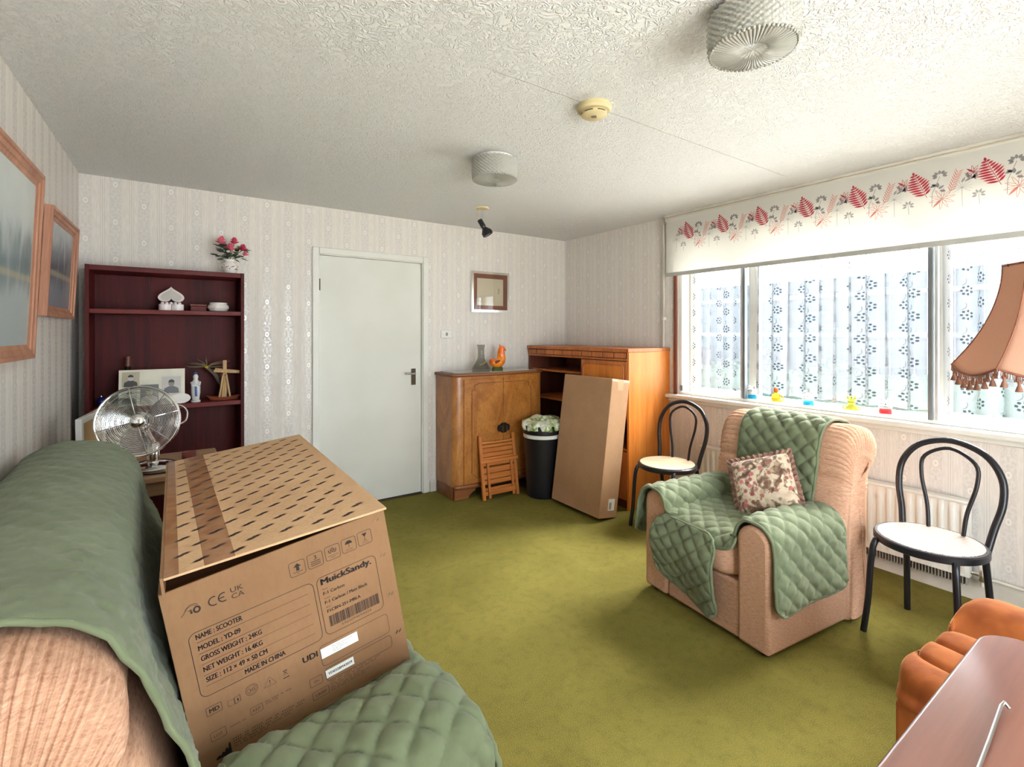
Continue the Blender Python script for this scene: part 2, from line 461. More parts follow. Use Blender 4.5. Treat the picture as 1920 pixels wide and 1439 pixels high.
W['cream'] = simple('cream_plastic', C3(222, 206, 160), .45)
W['ycream'] = simple('aged_plastic', C3(216, 200, 154), .45)

# ------------------------------------------------------------------ the room
XL0, XL1 = -.43, -.577           # left wall: x at the back wall and at the rear wall
YB, YR = 3.97, -1.3
XR, ZC = 3.467, 2.363
floor = struct(MB().box((-1.2, -1.6, -.08), (3.85, 4.3, 0)).build('floor', W['carpet']))
ceil = struct(MB().box((-1.2, -1.6, ZC), (3.85, 4.3, ZC+.15)).build('ceiling', W['ceil']))
DX0, DX1, DZ = .968, 1.828, 2.0     # door opening
wb = MB(); wb.box((-.9, YB, 0), (DX0, YB+.15, ZC)); wb.box((DX1, YB, 0), (XR+.25, YB+.15, ZC)); wb.box((DX0, YB, DZ), (DX1, YB+.15, ZC))
struct(wb.build('wall_back', W['wall_x']))
wl = MB().prism([(XL1, YR), (XL0, YB), (XL0-.3, YB), (XL1-.3, YR)], 0, ZC)
struct(wl.build('wall_left', W['wall_y']))
WY0, WY1, WZ0, WZ1 = .36, 2.565, .875, 2.12
wr = MB()
wr.box((XR, YR, 0), (XR+.25, YB, WZ0)); wr.box((XR, YR, WZ1), (XR+.25, YB, ZC))
wr.box((XR, WY1, WZ0), (XR+.25, YB, WZ1)); wr.box((XR, YR, WZ0), (XR+.25, WY0, WZ1))
struct(wr.build('wall_right', W['wall_y']))
rr_ = MB(); rr_.box((-.9, YR-.12, 0), (.2, YR, ZC)); rr_.box((2.2, YR-.12, 0), (XR+.25, YR, ZC)); rr_.box((.2, YR-.12, 2.15), (2.2, YR, ZC))
struct(rr_.build('wall_rear', W['wall_x']))

def skirting(name, a, b, h=.1, th=.014):
    a = Vector(a); b = Vector(b); d = (b-a); L = d.length; ang = math.atan2(d.y, d.x)
    m = MB().prism([(0, 0), (th, 0), (th, h-.02), (th*.45, h), (0, h)], 0, L, M=Matrix(((0, 0, 1, 0), (1, 0, 0, 0), (0, 1, 0, 0), (0, 0, 0, 1))))
    return struct(m.build(name, W['skirt'], loc=(a.x, a.y, 0), rot=(0, 0, ang)))
skirting('baseboard_back', (DX0-.07, YB-.0005, 0), (XL0, YB-.0005, 0)); skirting('baseboard_back', (XR, YB-.0005, 0), (DX1+.07, YB-.0005, 0))
skirting('baseboard_right', (XR-.0005, YR, 0), (XR-.0005, YB, 0), .125)
skirting('baseboard_left', (XL0+.0005, YB, 0), (XL1+.0005, YR, 0))

# the white flush door in its frame
dr = thing('door_1', 'white flush door with lever handle in a white frame', 'door', (DX0, YB, 0)); del dr['category']; struct(dr)
w_ = DX1-DX0
MB().box((.006, .012, .012), (w_-.006, .05, DZ-.006)).build('door_leaf', W['door'], dr, bevel=.002)
f = MB(); f.box((-.052, -.018, 0), (-.002, .0, DZ+.052)); f.box((w_+.002, -.018, 0), (w_+.052, 0, DZ+.052)); f.box((-.002, -.018, DZ+.002), (w_+.002, 0, DZ+.052))
f.build('architrave', W['white'], dr, bevel=.006)
f = MB(); f.box((-.004, -.004, 0), (.004, .13, DZ)); f.box((w_-.004, -.004, 0), (w_+.004, .13, DZ)); f.box((0, -.004, DZ-.004), (w_, .13, DZ+.004))
f.build('door_lining', W['white'], dr)
MB().box((.0, .055, .0), (w_, .12, DZ)).build('door_stop', W['white'], dr)
pl = MB().box((.762, .004, .945), (.802, .013, 1.085)).build('handle_plate', W['bronze'], dr, bevel=.003)
hb = MB(); hb.tube([(.78, .012, 1.045), (.78, -.038, 1.045), (.772, -.05, 1.045), (.74, -.052, 1.046), (.68, -.05, 1.05)], [.009, .008, .0085, .008, .0065], 10)
hb.build('lever', W['steel'], pl, smooth=True)
MB().lathe([(.006, 0), (.006, .003)], 12, M=Matrix.Translation((.782, .0035, .975)) @ Matrix.Rotation(R(90), 4, 'X')).build('keyhole', W['black'], pl)
for hz in (.22, 1.72): MB().tube([(.004, .0, hz), (.004, .0, hz+.09)], .006, 8).build('hinge', W['bronze'], dr)
struct(MB().box((DX0, YB-.012, .0005), (DX1, YB+.06, .008)).build('trim_1', W['bronze'], bevel=.003))

# ------------------------------------------------------------------ window
wd = thing('window_1', 'wide three-light window with secondary glazing and white sill', 'window', (XR, 0, 0)); del wd['category']; struct(wd)
sill = MB(); sill.box((-.065, WY0-.03, WZ0-.02), (.16, WY1+.1, WZ0+.012)); sill.build('window_sill', W['white'], wd, bevel=.008)
MB().box((-.02, WY0-.03, WZ0-.05), (-.0005, WY1+.1, WZ0-.0205)).build('sill_apron', W['white'], wd, bevel=.004)
MB().box((-.018, WY1+.001, WZ0+.012), (.12, WY1+.028, 2.2)).build('timber_reveal', W['reveal'], wd, bevel=.003)
M1, M2 = 2.0, .919     # mullions of the secondary glazing
z0, z1 = WZ0+.012, WZ1
fr = MB()
fr.box((.012, WY0, z0), (.045, WY1, z0+.022)); fr.box((.012, WY0, z1-.03), (.045, WY1, z1)); fr.box((.012, WY1-.032, z0+.022), (.045, WY1, z1-.03)); fr.box((.012, WY0, z0+.022), (.045, WY0+.03, z1-.03))
fr.build('inner_frame', W['white'], wd, bevel=.003)
for y, wdt in ((M1, .016), (M2, .022)):
    MB().box((.008, y-wdt/2, z0+.02), (.047, y+wdt/2, z1-.03)).build('mullion', W['aludark'], wd, bevel=.003)
for y in (M1+.022, M2-.026):
    MB().box((.014, y-.007, z0+.022), (.04, y+.007, z1-.03)).build('sliding_stile', W['alu'], wd, bevel=.002)
for a, b in ((WY0+.03, M2-.011), (M2+.011, M1-.008), (M1+.008, WY1-.032)):
    MB().box((.026, a, z0+.022), (.029, b, z1-.03)).build('inner_pane', W['glass'], wd)
# outer casement frames
for i, (a, b) in enumerate(((WY0, M2), (M2, M1), (M1, WY1))):
    x0, x1 = .165, .215
    f = MB(); fw = .05 if i != 1 else .03
    f.box((x0, a, z0), (x1, b, z0+fw)); f.box((x0, a, z1-fw), (x1, b, z1)); f.box((x0, a, z0+fw), (x1, a+fw, z1-fw)); f.box((x0, b-fw, z0+fw), (x1, b, z1-fw))
    s = f.build('outer_sash', W['white'], wd, bevel=.005)
    MB().box((x0+.02, a+fw, z0+fw), (x0+.024, b-fw, z1-fw)).build('outer_pane', W['glass'], s)
st = MB(); st.box((.10, 2.25, z0+.0), (.16, 2.31, z0+.012)); st.tube([(.11, 2.28, z0+.012), (.10, 2.28, z0+.03), (.10, 2.23, z0+.034)], .006, 8); st.build('window_stay', W['white'], wd, smooth=True)
MB().box((.0, WY1-.045, z0+.03), (.012, WY1-.022, z0+.075)).build('window_catch', W['aludark'], wd, bevel=.003)

# unseen door added behind the camera to light the near side of the room
gd = thing('added_fill_door', 'added fill-light door, glazed with white frame, on the unseen rear wall', 'door', (.2, YR-.06, 0)); del gd['category']; struct(gd)
f = MB()
for x in (0, .97, 1.94): f.box((x, -.03, 0), (x+.06, .03, 2.15))
f.box((.06, -.03, 0), (1.94, .03, .1)); f.box((.06, -.03, 2.07), (1.94, .03, 2.15)); f.build('door_frame', W['white'], gd)
for x in (.06, 1.03): MB().box((x, -.004, .1), (x+.91, .004, 2.07)).build('glass_pane', W['glass'], gd)

# ------------------------------------------------------------------ outside
ext = {}
ext['pave'] = simple('pale_paving', C3(226, 224, 218), .8, var=C3(214, 211, 204), vscale=3)  # paving tone raised so it bounces light to the ceiling
ext['grass'] = simple('lawn_green', C3(80, 104, 60), .9, var=C3(60, 84, 46))
ext['fence'] = simple('weathered_fence', C3(46, 58, 68), .9, var=C3(36, 46, 56), stretch=(1, 1, .1), vscale=20)
ext['wallx'] = simple('pebbledash', C3(190, 196, 200), .9, var=C3(176, 182, 188), vscale=40)
ext['rail'] = simple('pale_rail', C3(72, 84, 92), .8)
ext['hedge'] = simple('hedge_leaves', C3(34, 62, 50), .7, var=C3(20, 42, 36), vscale=30)
tag(MB().box((3.72, -9, -.25), (40, 14, -.15)).build('bounce_ground', ext['pave']), None, kind='structure')  # invented paving, a pale reflector for light onto the ceiling
tag(MB().box((-20, -30, -.25), (3.6, YR-.12, -.15)).build('rear_bounce_ground', ext['pave']), None, kind='structure')  # invented paving outside the added door, keeps bounced light neutral
fn = thing('garden_fence', 'blue-grey board fence beyond the net curtains', 'fence', (12.5, 4.6, -.15))
bw = .21
brd = MB().box((-.012, -.1, 0), (.012, .1, 2.75)).build('fence_board', ext['fence'], fn)
brd.location = (0, -6.4, .05)
for k in range(1, 62):
    c = brd.copy(); COL.objects.link(c); c.location = (0, -6.4+k*bw, .05+random.uniform(-.012, .012))
for z in (.6, 1.5, 2.4): MB().box((-.055, -6.5, z-.05), (-.0125, 6.5, z+.05)).build('fence_rail', ext['rail'], fn)
for y in (-4.5, -1.5, 1.5, 4.5): MB().box((-.13, y-.06, 0), (-.056, y+.06, 2.95)).build('fence_post', ext['rail'], fn)
hd = MB()
rs = random.Random(3)
for k in range(2600):
    x = rs.uniform(11.2, 12.2); y = rs.uniform(-1.5, 11); zz = rs.uniform(.1, .8+.15*math.sin(y*3)) ; a = rs.uniform(0, TAU); b = rs.uniform(-.8, .8); l = rs.uniform(.09, .16)
    d = Vector((math.cos(a)*math.cos(b), math.sin(a)*math.cos(b), math.sin(b))); n = d.orthogonal().normalized()*l*.45; p = Vector((x, y, zz-.15))
    hd.add([p, p+d*l*.5+n, p+d*l, p+d*l*.5-n], [(0, 1, 2, 3)])
hd.box((11.3, -1.5, -.15), (12.1, 11, .5))
tag(hd.build('garden_hedge', ext['hedge']), 'low dark green hedge outside below the curtain hems', 'hedge')

# ------------------------------------------------------------------ net curtains
def net_mat():
    t = NT('net_lace'); x, y, z = t.sep(t.co('UV'))
    fx = t.m('MULTIPLY', t.m('SUBTRACT', t.m('FRACT', t.m('DIVIDE', x, .115)), .5), .115)
    row = t.m('FLOOR', t.m('DIVIDE', x, .115))
    fy = t.m('MULTIPLY', t.m('SUBTRACT', t.m('FRACT', t.m('ADD', t.m('DIVIDE', y, .135), t.m('MULTIPLY', t.m('FLOORED_MODULO', row, 2.), .5))), .5), .135)
    r = t.m('SQRT', t.m('ADD', t.m('MULTIPLY', fx, fx), t.m('MULTIPLY', fy, fy)))
    an = t.m('ARCTAN2', fy, fx); sec = t.m('SUBTRACT', t.m('FLOORED_MODULO', an, TAU/7), TAU/14)
    px = t.m('SUBTRACT', t.m('MULTIPLY', r, t.m('COSINE', sec)), .022); py = t.m('MULTIPLY', r, t.m('SINE', sec))
    d = t.m('MINIMUM', t.m('SQRT', t.m('ADD', t.m('MULTIPLY', px, px), t.m('MULTIPLY', py, py))), r)
    dot = t.m('SUBTRACT', 1., t.clampstep(d, .0058, .0072))
    # leaf sprigs between the flowers
    gx = t.m('ADD', fx, .03); gy = t.m('ADD', fy, -.055); gr = t.m('SQRT', t.m('ADD', t.m('MULTIPLY', gx, gx), t.m('MULTIPLY', gy, gy)))
    arc = t.m('MULTIPLY', t.m('SUBTRACT', 1., t.clampstep(t.m('ABSOLUTE', t.m('SUBTRACT', gr, .028)), .0012, .0022)), t.clampstep(gx, .0, .01))
    pat = t.m('MAXIMUM', dot, t.m('MULTIPLY', arc, .8))
    hem = t.m('SUBTRACT', 1., t.clampstep(y, .0, .02))
    fine = t.noise(t.co('UV'), 300, 2)
    op = t.m('ADD', .36, t.m('MULTIPLY', fine, .1)); op = t.m('MAXIMUM', op, t.m('MULTIPLY', pat, .9)); op = t.m('MAXIMUM', op, t.m('MULTIPLY', hem, .7))
    col = t.mix(pat, (.13, .136, .142, 1), (.012, .017, .02, 1))
    tr = t.n('ShaderNodeBsdfTransparent'); tl = t.n('ShaderNodeBsdfTranslucent'); df = t.n('ShaderNodeBsdfDiffuse')
    t.put(tl.inputs[0], col); t.put(df.inputs[0], col)
    m1 = t.n('ShaderNodeMixShader'); m1.inputs[0].default_value = .3; t.t.links.new(tl.outputs[0], m1.inputs[1]); t.t.links.new(df.outputs[0], m1.inputs[2])
    m2 = t.n('ShaderNodeMixShader'); t.put(m2.inputs[0], op); t.t.links.new(tr.outputs[0], m2.inputs[1]); t.t.links.new(m1.outputs[0], m2.inputs[2]); t.surf(m2.outputs[0])
    return t.mat
NET = net_mat()
def curtain(label, ya, yb, wl, amp, back, seed):
    L = abs(yb-ya); nu = int(L/.0065); nv = 26; za, zb = .95, 2.1
    V = []; UV = []
    cloth = L*1.6
    for i in range(nu+1):
        u = i/nu
        for j in range(nv+1):
            v = j/nv; open_ = .65+.35*(1-v)
            ph = TAU*u*L/wl+.9*math.sin(u*L*9+seed)+.25*math.sin(v*3+seed+u*4)
            y = ya+(yb-ya)*u+back*open_*math.sin(ph)*(1 if yb > ya else -1)
            x = XR+.128+amp*open_*math.cos(ph)
            sc = .012*abs(math.sin(PI*u*cloth/.115))*(1-v)**6
            V.append((x, y, za-sc+(zb-za)*v)); UV.append((u*cloth, v*(zb-za)))
    F = [(i*(nv+1)+j, (i+1)*(nv+1)+j, (i+1)*(nv+1)+j+1, i*(nv+1)+j+1) for i in range(nu) for j in range(nv)]
    me = bpy.data.meshes.new('net_curtain'); me.from_pydata(V, [], F); me.materials.append(NET)
    uvl = me.uv_layers.new(name='cloth')
    for lp in me.loops: uvl.data[lp.index].uv = UV[lp.vertex_index]
    me.polygons.foreach_set('use_smooth', [True]*len(me.polygons))
    o = bpy.data.objects.new('net_curtain', me); COL.objects.link(o)
    return tag(o, label, 'curtain', 'net curtains in the window')
curtain('net curtain in the narrow left light beside the wall unit', 2.53, 2.02, .085, .02, .008, .4)
curtain('widest net curtain in the middle light behind the glass figures', 1.985, .935, .098, .022, .03, 1.3)
curtain('net curtain in the right light behind the lampshade', .905, .4, .10, .022, .016, 2.2)
rod = MB().tube([(XR+.128, WY0+.05, 2.105), (XR+.128, WY1-.05, 2.105)], .005, 8)
tag(rod.build('curtain_wire', W['white']), 'thin white wire holding the net curtains behind the blind', 'curtain wire')

# ------------------------------------------------------------------ roller blind
def blind_mat(name, c, tfac=.5):
    t = NT(name); n = t.noise(t.co('Object'), 400, 2)
    col = t.mix(t.m('MULTIPLY', n, .25), c, tuple(v*.9 for v in c[:3])+(1,))
    tl = t.n('ShaderNodeBsdfTranslucent'); df = t.n('ShaderNodeBsdfDiffuse'); t.put(tl.inputs[0], col); t.put(df.inputs[0], col)
    m = t.n('ShaderNodeMixShader'); m.inputs[0].default_value = 1-tfac; t.t.links.new(tl.outputs[0], m.inputs[1]); t.t.links.new(df.outputs[0], m.inputs[2]); t.surf(m.outputs[0])
    return t.mat
BX = 3.405; BY0, BY1, BZ0, BZ1 = .27, 2.63, 1.875, 2.335
bl = thing('roller_blind', 'white roller blind printed with red ferns and grey leaves', 'blind', (BX, BY1, BZ0))
MB().box((-.0006, BY0-BY1, 0), (.0006, 0, BZ1-BZ0)).build('blind_fabric', blind_mat('blind_fabric', C3(240, 238, 232), .5), bl)
MB().tube([(.02, BY0-BY1-.01, BZ1-BZ0-.004), (.02, .012, BZ1-BZ0-.004)], .021, 16).build('roller_tube', blind_mat('blind_roll', C3(226, 222, 210), .05), bl, smooth=True)
MB().box((-.006, BY0-BY1-.004, -.018), (.006, .004, .012)).build('bottom_bar', simple('grey_bar', C3(176, 176, 170), .5), bl, bevel=.004)
for y in (.014, BY0-BY1-.014): MB().box((-.0, y-.002, BZ1-BZ0-.035), (.062, y+.002, BZ1-BZ0+.027)).build('bracket', W['white'], bl)
inks = [blind_mat('fern_red', C3(196, 66, 80), .35), blind_mat('leaf_grey', C3(160, 156, 158), .35), blind_mat('star_pink', C3(222, 140, 128), .35), blind_mat('stalk_grey', C3(176, 172, 172), .3)]
pr = MB()
def leaf2(Mx, s, t_, ang, ln, wd, mi, outline=False):
    n = 7; a = []; b = []
    ca, sa = math.cos(ang), math.sin(ang)
    for k in range(n+1):
        f = k/n; w = wd*math.sin(PI*f**.85)*.5; a.append((s+ca*ln*f-sa*w, t_+sa*ln*f+ca*w)); b.append((s+ca*ln*f+sa*w, t_+sa*ln*f-ca*w))
    if outline: stroke(pr, a+b[::-1][1:-1], max(.0016, wd*.16), Mx, True, mi)
    else: pr.flat(b+a[::-1][1:-1], Mx, mi)
def Mblind(s0, t0): return Matrix(((0, 0, -1, -.0013), (-1, 0, 0, s0), (0, 1, 0, t0), (0, 0, 0, 1)))
rp = random.Random(5)
for k in range(-1, 9):
    yk = 2.443-.2935*k                       # fern tip of this repeat
    def inside(s): return BY0+.03 < yk-s < BY1-.015
    Mx = Mblind(yk-BY1, 2.277-BZ0)
    if inside(0) and inside(.06):
        stroke(pr, [(0, 0), (.02, -.05), (.042, -.1), (.062, -.148)], .0022, Mx, False, 0)
        for q in range(1, 10):
            f = q/9.5; s = .002+.056*f; t_ = -.004-.132*f; ln = (.012+.092*f) if f < .62 else (.069-.06*(f-.62))
            leaf2(Mx, s, t_, R(188-10*f), ln, .0108, 0); leaf2(Mx, s, t_, R(30+22*f), ln*.72, .0108, 0)
        leaf2(Mx, .004, -.014, R(100), .02, .012, 0)
    if inside(-.07) and inside(0):
        for q in range(9): leaf2(Mx, -.042, -.057, R(20+40*q), .036, .0085 if q else .01, 0, outline=(q != 3))
    if inside(.13) and inside(.07):
        for q in range(7):
            a = R(-20+q*38); leaf2(Mx, .117+.012*math.cos(a), -.04+.006*math.sin(a), a, .022, .013, 1)
        stroke(pr, [(.117, -.045), (.1, -.09), (.085, -.13), (.083, -.2)], .0022, Mx, False, 1)
        for q in range(5): leaf2(Mx, .1+.004*q, -.088-.008*q, R(200-55*q), .028, .013, 1)
    if inside(.06) and inside(.19):
        for q in range(10): leaf2(Mx, .125, -.168, R(10+36*q), .058, .011, 2, outline=(q != 6))
        stroke(pr, [(.19, -.046), (.178, -.085), (.156, -.146)], .0018, Mx, False, 2)
        for q in range(8):
            f = q/8; s = .19-.034*f; t_ = -.046-.1*f
            leaf2(Mx, s, t_, R(110), .03, .004, 2); leaf2(Mx, s, t_, R(30), .03, .004, 2)
    if inside(.18) and inside(.24):
        stroke(pr, [(.207, -.125), (.208, -.225)], .0016, Mx, False, 1)
        for q in range(11): stroke(pr, [(.207, -.128), (.207+.042*math.cos(R(-35+q*24)), -.128+.042*math.sin(R(-35+q*24)))], .0012, Mx, False, 3)
        for q in range(5): leaf2(Mx, .205+.012*q, -.1+.004*q, R(60-40*(q % 2)), .03, .011, 3)
    if inside(.24) and inside(.3):
        for q in range(6): leaf2(Mx, .272+.007*math.cos(R(-20+q*44)), -.176+.007*math.sin(R(-20+q*44)), R(-20+q*44), .022, .0105, 3)
        stroke(pr, [(.272, -.172), (.275, -.225)], .0018, Mx, False, 1)
        for q in range(4): leaf2(Mx, .222+.013*q, -.07-.009*q, R(60+50*(q % 2)), .02, .010, 1)
pr.build('floral_print', inks, bl)
# thin batten at the ceiling above the blind
struct(MB().box((BX-.012, .1, ZC-.016), (XR, BY1+.02, ZC-.0005)).build('trim_2', W['skirt'], bevel=.003))

# vertical heating pipe beside the window
pp = MB(); pp.tube([(XR-.022, 2.69, .0), (XR-.022, 2.69, ZC)], .0095, 10)
po = tag(pp.build('heating_pipe', W['skirt'], smooth=True), 'thin vertical painted pipe between wall unit and window', 'pipe')
MB().box((XR-.034, 2.678, 1.5), (XR, 2.702, 1.525)).build('pipe_clip', W['white'], po)
cd = [(BX+.0, 2.66, 2.30)]+[(BX+.01, 2.655+.004*math.sin(i*.8), 2.3-i*.05) for i in range(1, 17)]
tag(MB().tube(cd, .0012, 5).build('blind_cord', W['white']), 'thin white pull cord hanging from the blind end', 'cord')

# ------------------------------------------------------------------ coloured glass figures on the sill
def cglass(name, col, tr=.75, rough=.08):
    t = NT(name); t.bsdf(col, rough, 0, .5, None, **{'Transmission Weight': tr, 'IOR': 1.25}); return t.mat
GB, GY, GG, GR, GC, GO = cglass('blue_glass', C3(40, 170, 220)), cglass('amber_glass', C3(226, 178, 40)), cglass('olive_glass', C3(196, 196, 60)), cglass('red_glass', C3(226, 26, 44)), cglass('clear_frosted', C3(238, 240, 236), .6, .25), cglass('orange_cap', C3(226, 110, 60), .3)
zs = WZ0+.0125
def figure(label, y, kind):
    o = thing('glass_figure', label, 'ornament', (XR+.078, y, zs), 0, 'coloured glass figures on the window sill')
    if kind in ('blue', 'red'):
        g = GB if kind == 'blue' else GR
        MB().lathe([(0, 0), (.027, 0), (.031, .004), (.032, .012), (.0315, .046), (.028, .05), (0, .05)], 24).build('jar_body', g, o, smooth=True)
        MB().lathe([(.028, .0505), (.034, .055), (.035, .064), (.032, .082), (.022, .096), (.008, .101), (0, .1015)], 24).build('jar_lid', GC, o, smooth=True)
        for s in (-1, 1): MB().ball((0, s*.02, .103), (.009, .011, .014), 12, 8).build('ear', GC, o, smooth=True)
        for s in (-1, 1): MB().ball((-.031, s*.011, .079), .004, 8, 6).build('eye', W['black'], o, smooth=True)
    elif kind == 'amber':
        MB().lathe([(0, 0), (.024, 0), (.029, .01), (.031, .035), (.03, .06), (.02, .078), (.013, .083), (.013, .087), (0, .087)], 24).build('jug_body', GY, o, smooth=True)
        MB().lathe([(.015, .0872), (.016, .1), (.013, .112), (.006, .118), (0, .119)], 20).build('cap', GO, o, smooth=True)
        MB().tube([(0, -.024, .066), (0, -.044, .062), (0, -.05, .045), (0, -.042, .026), (0, -.028, .02)], .005, 8).build('handle', GY, o, smooth=True)
    else:
        MB().lathe([(0, 0), (.026, 0), (.03, .006), (.034, .022), (.03, .04), (.018, .05), (.016, .054), (.023, .066), (.02, .08), (.01, .09), (.006, .095), (.009, .102), (0, .108)], 24).build('figure_body', GG, o, smooth=True)
        for s in (-1, 1): MB().tube([(0, s*.026, .042), (0, s*.046, .04), (0, s*.05, .028), (0, s*.03, .018)], .005, 8).build('handle', GG, o, smooth=True)
        for s in (-1, 1): MB().ball((0, s*.02, .096), (.006, .007, .013), 10, 8).build('ear', GG, o, smooth=True)
figure('blue glass cat jar on the sill nearest the wall unit', 1.975, 'blue')
figure('amber glass jug with orange cap on the window sill', 1.80, 'amber')
figure('blue glass jar between the amber jug and the olive figure', 1.585, 'blue')
figure('olive yellow glass figure with two handles on the sill', 1.33, 'olive')
figure('red glass jar with frosted lid on the window sill', 1.15, 'red')

# ------------------------------------------------------------------ ceiling fittings
def lens_glass():
    t = NT('pressed_glass'); t.bsdf((.62, .61, .55, 1), .1, 0, .9, None, **{'Transmission Weight': .45, 'IOR': 1.4}); return t.mat
LG = lens_glass()
def ceiling_light(label, x, y):
    o = thing('ceiling_light', label, 'ceiling light', (x, y, ZC), 0, 'drum ceiling lights')
    MB().lathe([(0, -.0005), (.1, -.0005), (.104, -.004), (.104, -.014), (.098, -.02), (0, -.02)], 48).build('ceiling_rose', W['white'], o, smooth=True)
    n = 168; m = 36; h = .105; r0 = .118
    def side(u, v):
        a = TAU*u; k = 34
        p = abs(math.sin(k*.5*(a+v*h/r0*1.25)))*abs(math.sin(k*.5*(a-v*h/r0*1.25)))
        r = r0+.0085*p+(.004*math.sin(PI*v)**.5)
        return (r*math.cos(a), r*math.sin(a), -.018-h*v)
    sd = MB().grid(side, n, m, cu=True, flip=True).build('glass_drum', LG, o, smooth=True, angle=80)
    def bot(u, v):
        a = TAU*u; r = r0*(1-v); rib = abs(math.sin(a*32))**.7
        z = -.018-h-.010*math.sin(PI*min(1, v*1.3))*.6-.004*rib*(1 if v < .68 else 0)
        if v >= .68: z -= .003*abs(math.sin(r*math.cos(a)*320))*abs(math.sin(r*math.sin(a)*320))
        return (r*math.cos(a), r*math.sin(a), z)
    MB().grid(bot, 256, 22, cu=True, flip=True).build('glass_lens', LG, o, smooth=True, angle=80)
    bd = MB()
    for k in range(60):
        a = TAU*k/60; bd.ball((.1195*math.cos(a), .1195*math.sin(a), -.018-h), .0058, 8, 6)
    bd.build('bead_rim', LG, o, smooth=True)
    MB().ball((0, 0, -.07), (.028, .028, .04), 16, 10).build('bulb', W['paper'], o, smooth=True)
ceiling_light('large textured glass drum ceiling light nearest the camera', 1.44, .80)
ceiling_light('farther textured glass drum ceiling light beyond the smoke alarm', 1.494, 2.30)
sm = thing('smoke_alarm', 'yellowed round smoke alarm between the two glass ceiling lights', 'smoke alarm', (1.50, 1.53, ZC))
MB().lathe([(0, -.0005), (.07, -.0005), (.073, -.006), (.073, -.02), (.066, -.028), (.05, -.03), (0, -.03)], 40).build('alarm_base', W['ycream'], sm, smooth=True)
MB().lathe([(.052, -.0302), (.056, -.034), (.055, -.043), (.046, -.049), (0, -.051)], 40).build('alarm_cap', W['ycream'], sm, smooth=True)
ov = MB()
for k in range(6):
    a0 = TAU*k/6; ov.grid(lambda u, v: (.0557*math.cos(a0+.7*u), .0557*math.sin(a0+.7*u), -.0355-.005*v), 8, 1)
ov.build('vent_slot', W['black'], sm)
MB().lathe([(0, -.0512), (.012, -.0512), (.012, -.053), (0, -.0535)], 20, c=(-.008, -.006, 0)).build('test_button', W['steel'], sm, smooth=True)
MB().lathe([(0, -.0505), (.005, -.0505), (.005, -.052), (0, -.052)], 12, c=(-.032, .01, 0)).build('indicator', W['cream'], sm, smooth=True)

sp = thing('spotlight', 'black adjustable ceiling spotlight on a cream base', 'spotlight', (2.008, 3.27, ZC))
MB().lathe([(0, -.0005), (.05, -.0005), (.052, -.004), (.05, -.012), (.03, -.016), (0, -.016)], 32).build('spot_base', W['cream'], sp, smooth=True)
MB().tube([(0, 0, -.016), (.0, 0, -.13)], .004, 8).build('spot_stem', W['steel'], sp, smooth=True)
dirv = Vector((.30, -.20, -.62)).normalized(); Mq = Matrix.Translation((-.018, .012, -.095)) @ Vector((0, 0, 1)).rotation_difference(dirv).to_matrix().to_4x4()
MB().lathe([(0, 0), (.018, .001), (.02, .006), (.02, .06), (.016, .072), (.022, .08), (.036, .1), (.042, .108), (.042, .135), (.038, .137), (.034, .125), (0, .122)], 28, M=Mq).build('spot_housing', W['black'], sp, smooth=True)
MB().lathe([(.033, .1255), (.033, .130), (.02, .1325), (0, .133)], 24, M=Mq).build('reflector_bulb', W['steel'], sp, smooth=True)
cab = [(-.025, .0, -.012), (-.036, .0, -.045), (-.03, .004, -.08), (-.035, .01, -.09), (-.022, .012, -.097)]
MB().tube([tuple(p) for p in catmull(cab, 20)[0]], .0025, 6).build('spot_cable', W['cream'], sp, smooth=True)
MB().lathe([(.0, -.002), (.009, -.002), (.009, .002), (0, .002)], 12, M=Matrix.Translation((-.004, -.006, -.125)) @ Matrix.Rotation(R(90), 4, 'X')).build('pivot_screw', W['chrome'], sp)

# ------------------------------------------------------------------ pictures and switch
def painting_mat(name, horizon, c_sky, c_mid, c_dark, seed):
    t = NT(name); v = t.co('Object'); x, y, z = t.sep(v)
    n = t.noise(t.comb(t.m('ADD', x, seed), z, 0.), 5, 5, .6, .4)
    trees = t.noise(t.comb(t.m('MULTIPLY', t.m('ADD', x, seed), 9.), t.m('MULTIPLY', z, 2.2), 1.), 1.4, 5, .6, .6)
    dz = t.m('SUBTRACT', 1., t.clampstep(t.m('ABSOLUTE', t.m('SUBTRACT', z, horizon)), .02, .26))
    f = t.clampstep(t.m('ADD', t.m('MULTIPLY', trees, dz), t.m('MULTIPLY', n, .25)), .34, .7)
    base = t.mix(t.clampstep(z, horizon-.3, horizon+.3), c_mid, c_sky); base = t.mix(t.m('MULTIPLY', t.clampstep(n, .35, .65), .4), base, c_mid)
    c = t.mix(f, base, c_dark)
    c = t.mix(t.m('MULTIPLY', t.m('SUBTRACT', 1., t.clampstep(t.m('ABSOLUTE', t.m('SUBTRACT', z, horizon-.06)), .004, .02)), .5), c, C3(206, 196, 160))
    t.bsdf(c, .35, 0, .5)
    return t.mat
